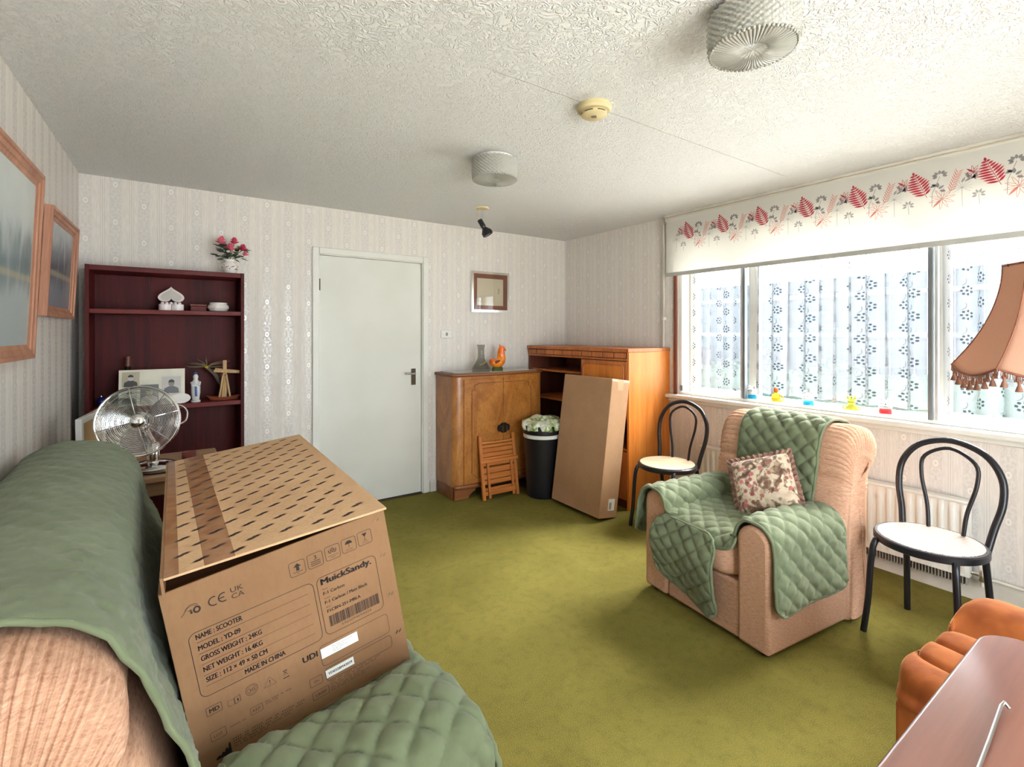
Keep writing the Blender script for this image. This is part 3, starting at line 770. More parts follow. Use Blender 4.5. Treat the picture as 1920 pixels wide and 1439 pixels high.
def picture(name, label, wdt, hgt, fw, dep, fmat, art, loc, rot, mount=None, cat='picture', glass=False, steps=True):
    """framed picture, local plane XZ facing -Y, back at y=0, origin at the centre"""
    o = thing(name, label, cat, loc, rot=rot)
    a, b = wdt/2, hgt/2
    prof = [(0, 0), (0, -dep), (fw*.25, -dep), (fw*.34, -dep*.8), (fw*.62, -dep*.72), (fw*.7, -dep*.55), (fw, -dep*.4), (fw, 0)] if steps else [(0, 0), (0, -dep), (fw, -dep), (fw, 0)]
    n = len(prof)
    for side in range(4):
        m = MB(); cs = [(-a, -b), (a, -b), (a, b), (-a, b)]; p, q = cs[side], cs[(side+1) % 4]
        sg = lambda v: 1 if v > 0 else -1
        vs = [(p[0]-sg(p[0])*d, y, p[1]-sg(p[1])*d) for d, y in prof]+[(q[0]-sg(q[0])*d, y, q[1]-sg(q[1])*d) for d, y in prof]
        m.add(vs, [(i, n+i, n+(i+1) % n, (i+1) % n) for i in range(n)])
        m.build('frame_side', fmat, o)
    MB().box((-a+fw*.9, -dep*.35, -b+fw*.9), (a-fw*.9, -.002, b-fw*.9)).build('art_print', art, o)
    if mount:
        mw, mm = mount; m = MB(); y0, y1 = -dep*.35-.003, -dep*.35-.0005; A, B = a-fw*.95, b-fw*.95
        m.box((-A, y0, -B), (A, y1, -B+mw)); m.box((-A, y0, B-mw), (A, y1, B)); m.box((-A, y0, -B+mw), (-A+mw, y1, B-mw)); m.box((A-mw, y0, -B+mw), (A, y1, B-mw))
        m.build('mount', mm, o)
    if glass: MB().box((-a+fw*.9, -dep*.6, -b+fw*.9), (a-fw*.9, -dep*.6+.002, b-fw*.9)).build('glass', W['glass'], o)
    return o
FW = wood('frame_wood_orange', C3(160, 108, 84), C3(192, 140, 112), 'z', 2, .4, 80)
pa = painting_mat('misty_lake_painting', 0., C3(206, 212, 210), C3(178, 190, 192), C3(118, 136, 142), 1.3)
pb = painting_mat('dusk_hills_painting', .02, C3(186, 192, 194), C3(128, 134, 146), C3(86, 90, 102), 4.1)
la = math.atan2(XL1-XL0, YR-YB)      # left wall direction
wang = R(90)+math.atan2(-(XL0-XL1), YB-YR)
def leftx(y): return XL0+(XL1-XL0)*(YB-y)/(YB-YR)
picture('framed_painting', 'large wooden framed painting of misty trees by water on the left wall', .86, .745, .055, .026, FW, pa, (leftx(2.34)+.018, 2.34, 1.662), (R(2.4), 0, wang), glass=False)
picture('framed_painting', 'smaller wooden framed dark landscape beside the bookcase', .64, .49, .05, .03, FW, pb, (leftx(3.26)+.016, 3.26, 1.712), (R(2.6), 0, wang))
SIL = simple('silver_frame', C3(240, 238, 232), .14, .9)
MNT = simple('brown_mount', C3(118, 66, 42), .6)
art = NT('sketch_print'); n_ = art.noise(art.co('Object'), 16, 5, .7, .6); x_, y_, z_ = art.sep(art.co('Object'))
art.bsdf(art.mix(art.m('MULTIPLY', art.clampstep(n_, .6, .72), art.m('SUBTRACT', 1., art.clampstep(art.m('ABSOLUTE', z_), .03, .1))), C3(196, 184, 158), C3(96, 86, 74)), .6)
picture('framed_print', 'small silver framed print with brown mount right of the door', .42, .38, .022, .018, SIL, art.mat, (2.523, YB-.001, 1.778), (0, 0, 0), mount=(.042, MNT), glass=True, steps=False)
sw = thing('light_switch', 'white plastic light switch beside the door frame', 'light switch', (2.06, YB-.0005, 1.381))
MB().box((-.056, -.01, -.036), (.056, 0, .036)).build('switch_plate', W['white'], sw, bevel=.004)
MB().box((-.010, -.016, -.014), (.010, -.0101, .014)).build('switch_rocker', simple('rocker', C3(150, 150, 150), .4), sw, bevel=.002)
for s in (-1, 1): MB().lathe([(0, 0), (.0035, 0), (.0035, .0015), (0, .0015)], 10, M=Matrix.Translation((s*.042, -.0101, 0)) @ Matrix.Rotation(R(90), 4, 'X')).build('screw', W['steel'], sw)

# ------------------------------------------------------------------ radiator
ra = thing('radiator', 'long white panel radiator behind the green covered armchair', 'radiator', (XR, .735, 0))
RL = 1.57; rz0, rz1 = .13, .515
pts = []; nr = 34
def rad(u, v):
    y = RL*u; z = rz0+(rz1-rz0)*v; s = (y/RL*nr) % 1
    ridge = .5-.5*math.cos(TAU*s); ridge = min(1, max(0, (ridge-.35)*2.6)); edge = min(1, max(0, (v-.07)/.06), max(0, (.95-v)/.06))
    return (-.085-.009*ridge*max(0, edge), y, z)
MB().grid(rad, nr*10, 14).build('front_panel', W['white'], ra, smooth=True)
MB().box((-.0845, 0, rz0), (-.04, RL, rz1-.006)).build('panel_back', W['white'], ra)
MB().box((-.096, -.004, rz1-.008), (-.03, RL+.004, rz1+.008)).build('top_grille', W['white'], ra, bevel=.004)
cg = simple('convector_grey', C3(160, 152, 140), .6)  # grey of the grille strip below the panel
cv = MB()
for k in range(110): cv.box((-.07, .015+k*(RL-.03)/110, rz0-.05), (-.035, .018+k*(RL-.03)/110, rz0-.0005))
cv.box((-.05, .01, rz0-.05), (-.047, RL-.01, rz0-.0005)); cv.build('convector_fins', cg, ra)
for y in (.25, RL-.25): MB().box((-.0398, y-.02, rz0+.05), (-.0005, y+.02, rz1-.05)).build('wall_bracket', W['white'], ra)
rv = thing('radiator_valve', 'radiator valve with dark cap at the window-side end of radiator', 'valve', (XR-.065, .69, 0))
MB().tube([(0, .045, .155), (0, 0, .155)], .009, 10).build('union', W['chrome'], rv, smooth=True)
MB().lathe([(0, .125), (.013, .125), (.014, .13), (.014, .18), (.011, .186), (0, .186)], 16).build('valve_body', W['steel'], rv, smooth=True)
MB().lathe([(.0, .1862), (.017, .1862), (.019, .19), (.018, .225), (.014, .23), (0, .23)], 18).build('valve_cap', W['white'], rv, smooth=True)
MB().lathe([(.0, .2302), (.013, .2302), (.013, .246), (0, .25)], 18).build('valve_knob', W['bronze'], rv, smooth=True)
pi_ = [(XR-.065, .69, .124), (XR-.064, .685, .09), (XR-.05, .66, .06), (XR-.035, .6, .055), (XR-.03, .3, .05), (XR-.03, -.2, .05)]
pi_ = [(a, b, c+.08) if i > 1 else (a, b, c) for i, (a, b, c) in enumerate(pi_)]
tag(MB().tube([tuple(p) for p in catmull(pi_, 40)[0]], .008, 10).build('radiator_pipe', W['skirt'], smooth=True), 'painted pipe running along the skirting from radiator valve', 'pipe')

# ------------------------------------------------------------------ dark bookcase and what stands on it
BXL, BXR, BF, BB = -.374, .424, 3.67, 3.955
bc = thing('bookcase', 'tall dark mahogany bookcase in the corner beside the door', 'bookcase', (BXL, BF, 0))
bw_, bd_, bh_ = BXR-BXL, BB-BF, 1.782
for x in (0, bw_-.02): MB().box((x, 0, 0), (x+.02, bd_, bh_)).build('side_panel', W['mahogany'], bc, bevel=.0015)
MB().box((.0202, .002, bh_-.03), (bw_-.0202, bd_, bh_-.001)).build('top_panel', W['mahoganyx'], bc, bevel=.0015)
SH1, SH2 = 1.53, .951
for z in (SH1, SH2, .50): MB().box((.0202, .006, z-.026), (bw_-.0202, bd_-.012, z)).build('shelf', W['mahoganyx'], bc, bevel=.0015)
MB().box((.0202, .004, .06), (bw_-.0202, bd_-.012, .08)).build('shelf', W['mahoganyx'], bc); MB().box((.0202, .012, .001), (bw_-.0202, .03, .0598)).build('plinth', W['mahogany'], bc)
for a, b in ((.0202, .288), (.2884, bw_-.0202)): MB().box((a, bd_-.0115, .08), (b, bd_-.006, bh_-.031)).build('back_panel', W['mahogany'], bc)

POR = simple('white_porcelain', C3(236, 232, 226), .18, var=C3(228, 224, 220), **{'Coat Weight': .3})
# flower vase
vz_ = bh_+.0005
va = thing('flower_vase', 'small white flowered china vase on top of the bookcase', 'vase', (.352, 3.80, vz_))
MB().lathe([(0, 0), (.028, 0), (.03, .006), (.042, .025), (.047, .045), (.043, .065), (.03, .08), (.026, .088), (.033, .1), (.03, .1), (.022, .088), (0, .085)], 32).build('vase_body', POR, va, smooth=True)
dt = MB(); rs = random.Random(11); cols = [simple('vase_print_red', C3(150, 70, 80), .4), simple('vase_print_gold', C3(170, 140, 90), .4)]
for k in range(14):
    a = R(200+k*11); z = .03+.03*rs.random(); r = .0472; dt.ball((r*math.cos(a), r*math.sin(a)*1, z), (.004, .004, .004), 6, 4, mi=k % 2)
dt.build('printed_flowers', cols, va)
bq = thing('flower_bouquet', 'bunch of artificial pink roses with dark leaves in the white vase', 'flowers', (.352, 3.80, vz_+.0895))
PK = [simple('rose_pink', C3(222, 86, 112), .6, var=C3(236, 130, 148)), simple('rose_red', C3(196, 40, 70), .6, var=C3(214, 70, 96))]
LV = [simple('dark_leaf', C3(44, 66, 46), .5, var=C3(64, 88, 60)), simple('olive_leaf', C3(122, 122, 52), .5), simple('grey_leaf', C3(96, 110, 92), .5)]
def rose(c, r, mat):
    m = MB()
    for ring, (n, rad, h, tilt) in enumerate(((6, 1., -.1, 1.05), (5, .75, .15, .7), (4, .5, .35, .4), (3, .28, .5, .15))):
        for k in range(n):
            a = TAU*k/n+ring*.5
            def pet(u, v):
                w = (u-.5)*1.5; rr = rad*r*(.35+.65*v)*(1+.05*math.sin(w*4)); z = r*(h-.5+.9*v*math.cos(tilt)+.12*abs(w))
                return (c[0]+rr*math.cos(a+w*.75), c[1]+rr*math.sin(a+w*.75), c[2]+z)
            m.grid(pet, 5, 4)
    return m.build('rose', mat, bq, smooth=True)
rp_ = random.Random(21)
spots = [(-.055, -.03, .125, .03, 0), (.0, -.05, .085, .033, 0), (.075, -.03, .09, .03, 1), (.03, .02, .14, .028, 1), (-.03, .02, .1, .026, 0), (.095, .01, .06, .022, 0), (-.045, .0, .145, .02, 1)]
for x, y, z, r, mi in spots:
    rose((x, y, z), r, PK[mi]); MB().tube([(x*.1, y*.1, -.0), (x*.5, y*.5, z*.5), (x, y, z-.01)], .0018, 5).build('stem', LV[0], bq)
for k in range(46):
    a = rp_.uniform(0, TAU); rr = rp_.uniform(.04, .115); z = rp_.uniform(.005, .12)*(1-.3*rr/.115)+.01
    ln = rp_.uniform(.035, .06); el = rp_.uniform(-.5, .5)
    d = Vector((math.cos(a)*math.cos(el), math.sin(a)*math.cos(el), math.sin(el))); sd = Vector((-math.sin(a), math.cos(a), rp_.uniform(-.5, .5))).normalized()
    p = Vector((math.cos(a)*rr*.75, math.sin(a)*rr*.6, z)); n = d.cross(sd)*.006
    if p.y > .09: p.y = .09
    def lf(u, v):
        w = ln*.36*math.sin(PI*u**.8)*(v-.5)*2; q = p+d*ln*u+sd*w+n*(1-4*(v-.5)**2)*math.sin(PI*u); return tuple(q)
    MB().grid(lf, 5, 2).build('leaf', LV[0] if k % 5 else LV[1 + (k//5) % 2], bq, smooth=True)

def heart(s, n=40):
    out = []
    for k in range(n):
        t = TAU*k/n; x = 16*math.sin(t)**3; y = 13*math.cos(t)-5*math.cos(2*t)-2*math.cos(3*t)-math.cos(4*t); out.append((x/17*s, y/17*s))
    return out[::-1]
PPK = simple('pale_pink_china', C3(232, 214, 212), .2, var=C3(240, 234, 230))
hb_ = thing('trinket_box', 'open white heart-shaped china trinket box on the upper shelf', 'trinket box', (.03, 3.78, SH1+.0005))
MB().prism([(x, -y*.75) for x, y in heart(.07)][::-1], 0, .04).build('box_base', PPK, hb_, bevel=.006)
Mh = Matrix.Translation((0, .052, .098)) @ Matrix.Rotation(R(82), 4, 'X')
hp = [(-x, -y*.8) for x, y in heart(.074)]
MB().prism(hp, -.01, .01, M=Mh).build('box_lid', PPK, hb_, bevel=.006)
MB().prism([(x*.8, y*.8-.002) for x, y in hp], .0102, .0125, M=Mh).build('lid_lining', simple('lid_inside', C3(206, 198, 190), .4), hb_)
fl = MB(); [fl.ball((-.045+.022*k, -.002, .046), (.011, .013, .011), 8, 6) for k in range(5)]; fl.build('china_roses', PPK, hb_, smooth=True)
wbx = thing('wooden_box', 'small dark red wooden box between the heart box and bowl', 'box', (.175, 3.80, SH1+.0005))
MB().box((-.044, -.03, 0), (.044, .03, .034)).build('box_body', W['mahoganyx'], wbx, bevel=.003); MB().box((-.046, -.032, .0342), (.046, .032, .045)).build('box_lid', W['reveal'], wbx, bevel=.003)
tag(MB().lathe([(0, 0), (.04, 0), (.052, .008), (.062, .024), (.06, .038), (.05, .05), (.052, .058), (.047, .058), (.044, .05), (.05, .03), (.04, .012), (0, .01)], 36).build('china_bowl', POR, smooth=True, loc=(.285, 3.77, SH1+.0005)), 'round white china bowl at the right end of upper shelf', 'bowl')

# photo board with grey snapshots (plain stand-in figures)
pbz = SH2+.0005
pb_ = thing('photo_board', 'cream board of old family photographs leaning on the lower shelf', 'photo board', (-.065, 3.735, pbz), rot=(R(-9), 0, R(-2)))
MB().box((-.165, 0, 0), (.165, .006, .218)).build('board', simple('cream_board', C3(236, 232, 214), .5), pb_, bevel=.001)
gm = [simple('photo_tone_%d' % i, C3(*c), .4) for i, c in enumerate(((196, 186, 160), (60, 58, 60), (150, 140, 124), (112, 112, 118), (210, 206, 200)))]
Mp = Matrix(((1, 0, 0, 0), (0, 0, 1, -.0006), (0, 1, 0, 0), (0, 0, 0, 1)))
def snap(x0, y0, x1, y1, bgm, fm, fc):
    m = MB(); m.box((x0, -.0008, y0), (x1, -.0001, y1), bgm)
    cx = (x0+x1)/2; h = y1-y0; Ms = Matrix(((1, 0, 0, 0), (0, 0, 1, -.0012), (0, 1, 0, 0), (0, 0, 0, 1)))
    sh = [(cx-h*.38, y0+.001), (cx+h*.38, y0+.001), (cx+h*.34, y0+h*.3), (cx+h*.12, y0+h*.42), (cx-h*.12, y0+h*.42), (cx-h*.34, y0+h*.3)]
    m.flat([(min(max(x, x0), x1), y) for x, y in sh], Ms, fm)
    m.flat([(cx+h*.15*math.cos(TAU*k/16), y0+h*.6+h*.2*math.sin(TAU*k/16)) for k in range(16)], Matrix.Translation((0, -.0004, 0)) @ Ms, fc)
    m.flat([(cx+h*.155*math.cos(PI*k/8), y0+h*.65+h*.17*math.sin(PI*k/8)) for k in range(9)], Matrix.Translation((0, -.0006, 0)) @ Ms, 1)
    m.build('snapshot', gm, pb_)
snap(-.15, .115, -.065, .205, 0, 1, 4); snap(-.15, .012, -.075, .105, 4, 3, 0); snap(-.06, .01, .03, .125, 3, 4, 0); snap(.045, .065, .145, .17, 4, 3, 2)
tag(MB().prism([(.055*math.cos(TAU*k/28), .032*math.sin(TAU*k/28)) for k in range(28)], -.004, .004, M=Matrix.Rotation(R(78), 4, 'X')).build('oval_plaque', POR, loc=(.075, 3.712, pbz+.0325)), 'white oval china plaque in front of the photo board', 'plaque')
bo = thing('bottle', 'dark bottle with brown foil neck behind the photo board', 'bottle', (-.19, 3.84, pbz))
MB().lathe([(0, 0), (.034, 0), (.036, .006), (.036, .16), (.028, .19), (.015, .21), (.0135, .235)], 24).build('bottle_body', cglass('green_bottle', C3(30, 40, 26), .4), bo, smooth=True)
MB().lathe([(.0142, .236), (.0145, .285), (.0165, .287), (.0165, .296), (0, .298)], 20).build('foil_neck', simple('brown_foil', C3(110, 60, 48), .4), bo, smooth=True)
og = thing('blue_ornament', 'small round blue glass ornament at the left of lower shelf', 'ornament', (-.31, 3.78, pbz))
MB().lathe([(0, 0), (.016, 0), (.014, .006), (.008, .01), (.022, .028), (.022, .04), (.012, .056), (.005, .06), (0, .061)], 20).build('blue_body', simple('cobalt_glass', C3(30, 40, 120), .1), og, smooth=True)
MB().lathe([(0, .0612), (.006, .062), (.004, .07), (0, .072)], 12).build('ornament_knob', W['chrome'], og, smooth=True)
sta = thing('religious_statue', 'small white china statue with a blue sash on the shelf', 'statue', (.158, 3.745, pbz))
WHC = simple('white_glaze', C3(226, 226, 224), .25); BLU = simple('blue_glaze', C3(50, 90, 160), .3); SKN = simple('bisque_face', C3(222, 186, 164), .5)
MB().lathe([(0, 0), (.026, 0), (.027, .01), (.02, .014), (.021, .02), (.026, .06), (.0255, .1), (.022, .125), (.014, .14), (.012, .146), (.0145, .155), (.0145, .165), (.009, .175), (0, .178)], 28).build('robe', WHC, sta, smooth=True)
MB().ball((0, -.0065, .159), (.0095, .0085, .012), 14, 10).build('face', SKN, sta, smooth=True)
for s in (-1, 1): MB().tube([(s*.022, -.004, .125), (s*.018, -.02, .108), (s*.003, -.027, .118), (s*.0015, -.0265, .128)], [.008, .0075, .005, .003], 8).build('praying_arm', WHC, sta, smooth=True)
MB().grid(lambda u, v: ((u-.5)*.012+.002*v, -.0268-.001*math.sin(PI*u)-.0*v, .1-.062*v), 4, 8).build('sash', BLU, sta, smooth=True, solid=.0015)
MB().lathe([(.0095, .1765), (.01, .181), (.007, .189), (0, .19)], 14).build('crown', BLU, sta, smooth=True)

tray = thing('carved_boat_dish', 'terracotta boat-shaped dish at the right end of lower shelf', 'dish', (.315, 3.745, pbz))
def boat(u, v):
    a = TAU*u; w = .105*math.cos(a); d = .042*math.sin(a)*(1-.25*abs(math.cos(a)))
    f = [(.55, 0.), (.8, .004), (1., .024), (.94, .024), (.7, .01), (0., .007)]
    i = min(4, int(v*5)); t = v*5-i; s = f[i][0]*(1-t)+f[i+1][0]*t; z = f[i][1]*(1-t)+f[i+1][1]*t
    return (w*s, d*s, z+.012*abs(math.cos(a))**4*(1 if s > .75 else 0))
MB().grid(boat, 40, 20, cu=True).build('dish_body', simple('terracotta', C3(150, 78, 48), .55, var=C3(128, 62, 40)), tray, smooth=True)
cr = thing('wooden_cross', 'pale stick cross standing in the terracotta dish', 'cross', (.318, 3.745, pbz+.0085))
STK = wood('pale_stick', C3(178, 142, 96), C3(204, 170, 122), 'z', 3, .6)
MB().box((-.01, -.005, .0), (.012, .005, .252)).build('upright', STK, cr, bevel=.002)
MB().box((-.078, -.012, .17), (.072, -.0055, .188), M=Matrix.Rotation(R(5), 4, 'Y')).build('crossbar', STK, cr, bevel=.002)
MB().box((-.08, .0055, .178), (.07, .012, .193), M=Matrix.Rotation(R(8), 4, 'Y')).build('crossbar', STK, cr, bevel=.002)
for s in (-1, 1): MB().tube([(s*.032, -.013, .001), (s*.008, -.013, .16)], .007, 6).build('brace', STK, cr)
MB().tube([(-.016, -.02, .001), (0, -.0125, .15)], .006, 6).build('brace', STK, cr)
ap = thing('air_plant', 'spiky dried air plant on driftwood behind the cross', 'plant', (.265, 3.83, pbz))
dw = MB(); dw.tube([tuple(p) for p in catmull([(.05, 0, 0), (.06, .01, .06), (.03, 0, .12), (.0, -.005, .17), (-.04, 0, .21)], 16)[0]], [.022-.0008*i for i in range(17)], 8); dw.build('driftwood', simple('grey_driftwood', C3(128, 112, 96), .8, bump=.5), ap, smooth=True)
apm = simple('dry_leaf', C3(150, 132, 96), .7, var=C3(120, 112, 80)); rs = random.Random(9)
for k in range(22):
    a = rs.uniform(0, TAU); e = rs.uniform(-.1, 1.3); L = rs.uniform(.05, .085); d = Vector((math.cos(a)*math.cos(e), math.sin(a)*math.cos(e)*.55, math.sin(e)))
    p = Vector((-.04, 0, .215)); bend = Vector((d.x*.3, 0, -.012+rs.uniform(-.01, .02)))
    MB().tube([p, p+d*L*.5, p+d*L+bend*L*3], [.0028, .002, .0006], 5).build('leaf', apm, ap, smooth=True)
MB().ball((-.042, -.008, .214), (.012, .008, .009), 10, 8).build('plant_heart', simple('yellow_heart', C3(206, 176, 50), .6), ap, smooth=True)

# ------------------------------------------------------------------ side table, fan and small things behind the sofa
TZ = .745
tb = thing('side_table', 'small light wooden side table under the fan', 'table', (-.06, 2.98, 0))
TW = wood('light_table_wood', C3(150, 116, 84), C3(176, 142, 108), 'x', 1, .4)
MB().box((-.29, -.26, TZ-.024), (.29, .26, TZ)).build('table_top', TW, tb, bevel=.004)
MB().box((-.26, -.23, TZ-.09), (.26, .23, TZ-.0245)).build('table_apron', TW, tb, bevel=.002)
for sx in (-1, 1):
    for sy in (-1, 1): MB().box((sx*.25-.02, sy*.22-.02, 0), (sx*.25+.02, sy*.22+.02, TZ-.0905)).build('leg', TW, tb, bevel=.003)
fa = thing('desk_fan', 'chrome wire-cage desk fan on the side table', 'fan', (-.048, 2.92, TZ+.0005))
MB().lathe([(0, 0), (.1, 0), (.106, .004), (.106, .01), (.098, .018), (.07, .028), (.03, .036), (0, .037)], 40).build('fan_base', W['chrome'], fa, smooth=True)
MB().lathe([(.026, .0372), (.026, .115), (.022, .12), (0, .121)], 24).build('fan_column', W['chrome'], fa, smooth=True)
fc = Vector((-.055, -.045, .236)); fdir = Vector((-.10, -1, .16)).normalized()
Mf = Matrix.Translation(fc) @ Vector((0, 0, 1)).rotation_difference(fdir).to_matrix().to_4x4()
MB().lathe([(0, -.15), (.03, -.148), (.042, -.135), (.048, -.1), (.048, -.06), (.04, -.05), (0, -.049)], 28, M=Mf).build('motor_housing', W['chrome'], fa, smooth=True)
MB().tube([(0, .01, .115), (-.02, .03, .16), Mf @ Vector((0, 0, -.1))], .014, 10).build('tilt_neck', W['chrome'], fa, smooth=True)
def cage(name, zf, r1, nring, rin):
    m = MB()
    for k in range(nring):
        r = rin+(r1-rin)*k/(nring-1); z = zf(r/r1)
        m.tube([Mf @ Vector((r*math.cos(TAU*i/56), r*math.sin(TAU*i/56), z)) for i in range(56)], .0011, 5, closed=True)
    g = m.build(name, W['chrome'], fa, smooth=True)
    s = MB()
    for k in range(4):
        a = R(8+90*k if name == 'front_grille' else 45+90*k)
        s.tube([Mf @ Vector((r1*f*math.cos(a), r1*f*math.sin(a), zf(f)+.0018)) for f in (.15, .4, .6, .8, .93, 1)], .0022, 6)
    s.build('grille_spokes', W['chrome'], g, smooth=True)
cage('front_grille', lambda f: .04-.035*f**4, .156, 24, .03); cage('rear_grille', lambda f: -.045+.04*f**4, .156, 16, .05)
MB().tube([Mf @ Vector((.159*math.cos(TAU*i/64), .159*math.sin(TAU*i/64), .0)) for i in range(64)], .0065, 8, closed=True).build('cage_rim', W['chrome'], fa, smooth=True)
hubm = MB().lathe([(0, .048), (.012, .0475), (.026, .045), (.03, .041), (.028, .036), (0, .035)], 32, M=Mf).build('hub_badge', W['chrome'], fa, smooth=True)
BLD = glassy('fan_blade_clear', (.62, .62, .6, 1)); BLD2 = simple('fan_blade_metal', C3(150, 146, 138), .3, .7)
for k in range(3):
    def bl_(u, v):
        r = .028+.115*u; wd = .55*(1-.25*u); a = TAU*k/3+(v-.5)*2*wd*(.8+.5*math.sin(PI*u))+.35*u
        return tuple(Mf @ Vector((r*math.cos(a), r*math.sin(a), -.012+.018*(v-.5)*2)))
    MB().grid(bl_, 10, 8).build('fan_blade', BLD, fa, smooth=True, solid=.0015)
MB().lathe([(0, .02), (.022, .018), (.026, .01), (.026, -.03), (0, -.03)], 24, M=Mf).build('blade_hub', W['steel'], fa, smooth=True)
MB().tube([Mf @ Vector(tuple(p)) for p in catmull([(.11, .05, -.06), (.158, .05, -.075), (.185, .015, -.085), (.175, -.03, -.08), (.14, -.045, -.065)], 24)[0]], .004, 8).build('carry_handle', W['chrome'], fa, smooth=True)
cbl = [(-.14, 2.90, TZ+.004), (-.13, 2.86, TZ+.004), (-.11, 2.83, TZ+.004), (-.08, 2.79, TZ+.004), (-.03, 2.775, TZ+.004), (.02, 2.78, TZ+.004)]
tag(MB().tube([tuple(p) for p in catmull(cbl, 30)[0]], .0032, 6).build('fan_cable', W['black'], smooth=True), 'black power cable lying on the side table before the fan', 'cable')
rg = thing('candle_glass', 'small red glass tealight holder beside the fan', 'candle holder', (.098, 2.975, TZ+.0005))
MB().lathe([(0, 0), (.028, 0), (.031, .004), (.032, .03), (.0325, .048), (.0295, .048), (.029, .03), (.026, .006), (0, .006)], 28).build('glass_cup', cglass('clear_red', C3(226, 150, 146), .8), rg, smooth=True)
MB().lathe([(0, .0065), (.025, .0065), (.025, .026), (0, .027)], 24).build('red_wax', simple('red_wax', C3(176, 40, 44), .4), rg, smooth=True)
cf = thing('canvas_frame', 'white-edged picture frame turned to show its tan back', 'frame', (-.292, 3.14, TZ+.009), rot=(0, R(-3), R(78)))
for a, b in (((-.15, -.012, 0), (-.125, .012, .25)), ((.125, -.012, 0), (.15, .012, .25)), ((-.1248, -.012, 0), (.1248, .012, .025)), ((-.1248, -.012, .225), (.1248, .012, .25))):
    MB().box(a, b).build('frame_bar', W['white'], cf, bevel=.002)
MB().box((-.1245, -.004, .0255), (.1245, .004, .2245)).build('backing_board', simple('tan_board', C3(186, 154, 104), .8), cf)
wk = thing('wooden_rack', 'orange wooden rack with rounded post tops behind the sofa', 'rack', (-.385, 2.685, 0))
for x in (-.05, .04): MB().lathe([(0, .0), (.018, 0), (.018, .84), (.024, .855), (.026, .87), (.02, .885), (0, .89)], 16, c=(x, 0, 0)).build('post', W['pine'], wk, smooth=True)
for z in (.3, .5, .7): MB().box((-.03, -.008, z), (.022, .008, z+.04)).build('rail', W['pine_x'], wk)
hg = thing('wicker_handle_basket', 'dark brown basket with arched handle behind the sofa', 'basket', (-.30, 3.42, 0))
DB = simple('dark_wicker', C3(84, 50, 32), .7, var=C3(60, 36, 24), bump=.6, bscale=60)
MB().lathe([(0, 0), (.07, 0), (.085, .1), (.1, .62), (.104, .63), (.096, .63), (.08, .1), (0, .02)], 28, M=Matrix.Scale(.6, 4, (1, 0, 0))).build('basket_body', DB, hg, smooth=True)
MB().tube([(0, .095*math.cos(PI*k/16), .62+.25*math.sin(PI*k/16)) for k in range(17)], .013, 8).build('arched_handle', DB, hg, smooth=True)

# ------------------------------------------------------------------ walnut cabinet against the back wall
CX0, CX1, CYB = 1.955, 2.885, 3.955
cb = thing('walnut_cabinet', 'old bow-fronted walnut cabinet with two doors beside the white door', 'cabinet', (CX0, CYB, 0))
cw = CX1-CX0
def front(x, off=0.):      # bowed front line of the cabinet (local y, negative = towards the room)
    t = (x-cw/2)/(cw/2); return -.325-.032*(1-t*t)-off
def outline(off, cant=.05, n=18):
    xs = [cant*.55+(cw-1.1*cant)*k/n for k in range(n+1)]
    pts = [(-off, 0), (-off, -.30-off*.5)]+[(x, front(x, off)) for x in xs]+[(cw+off, -.30-off*.5), (cw+off, 0)]
    return pts
body = MB().prism(outline(0), .1, 1.025); body.build('cabinet_body', W['walnut'], cb, bevel=.004)
MB().prism(outline(.018), 1.0255, 1.05).build('cabinet_top', W['walnut_d'], cb, bevel=.008, segs=3)
MB().prism([(p[0]*.93+cw*.035, p[1]*.9-.012) for p in outline(0)], 1.0505, 1.0545).build('glass_top', simple('glass_sheet', C3(170, 168, 158), .06, spec=.6), cb, bevel=.001)
# bracket-foot plinth cut out between the feet
for xa, xb, flip in ((0, .2, False), (cw-.2, cw, True)):
    m = MB()
    prof = [(xa, .001), (xb-.07, .001), (xb-.06, .02), (xb-.03, .045), (xb, .06), (xb, .099), (xa, .099)] if not flip else [(xa+.07, .001), (xb, .001), (xb, .099), (xa, .099), (xa, .06), (xa+.03, .045), (xa+.06, .02)]
    m.prism(prof, .0, .022, M=Matrix(((1, 0, 0, 0), (0, 0, 1, front(.02 if not flip else cw-.02)-.012), (0, 1, 0, 0), (0, 0, 0, 1))))
    x = -.004 if not flip else cw-.016; m.box((x, -.30, .001), (x+.02, -.02, .099)); m.build('bracket_foot', W['walnut_d'], cb, bevel=.003)
xs = [.2+(cw-.4)*k/12 for k in range(13)]
m = MB(); m.grid(lambda u, v: (.0+cw*u, front(cw*u)-.010, .085+.035*v), 20, 1); m.build('plinth_rail', W['walnut_d'], cb, smooth=True, solid=.012)
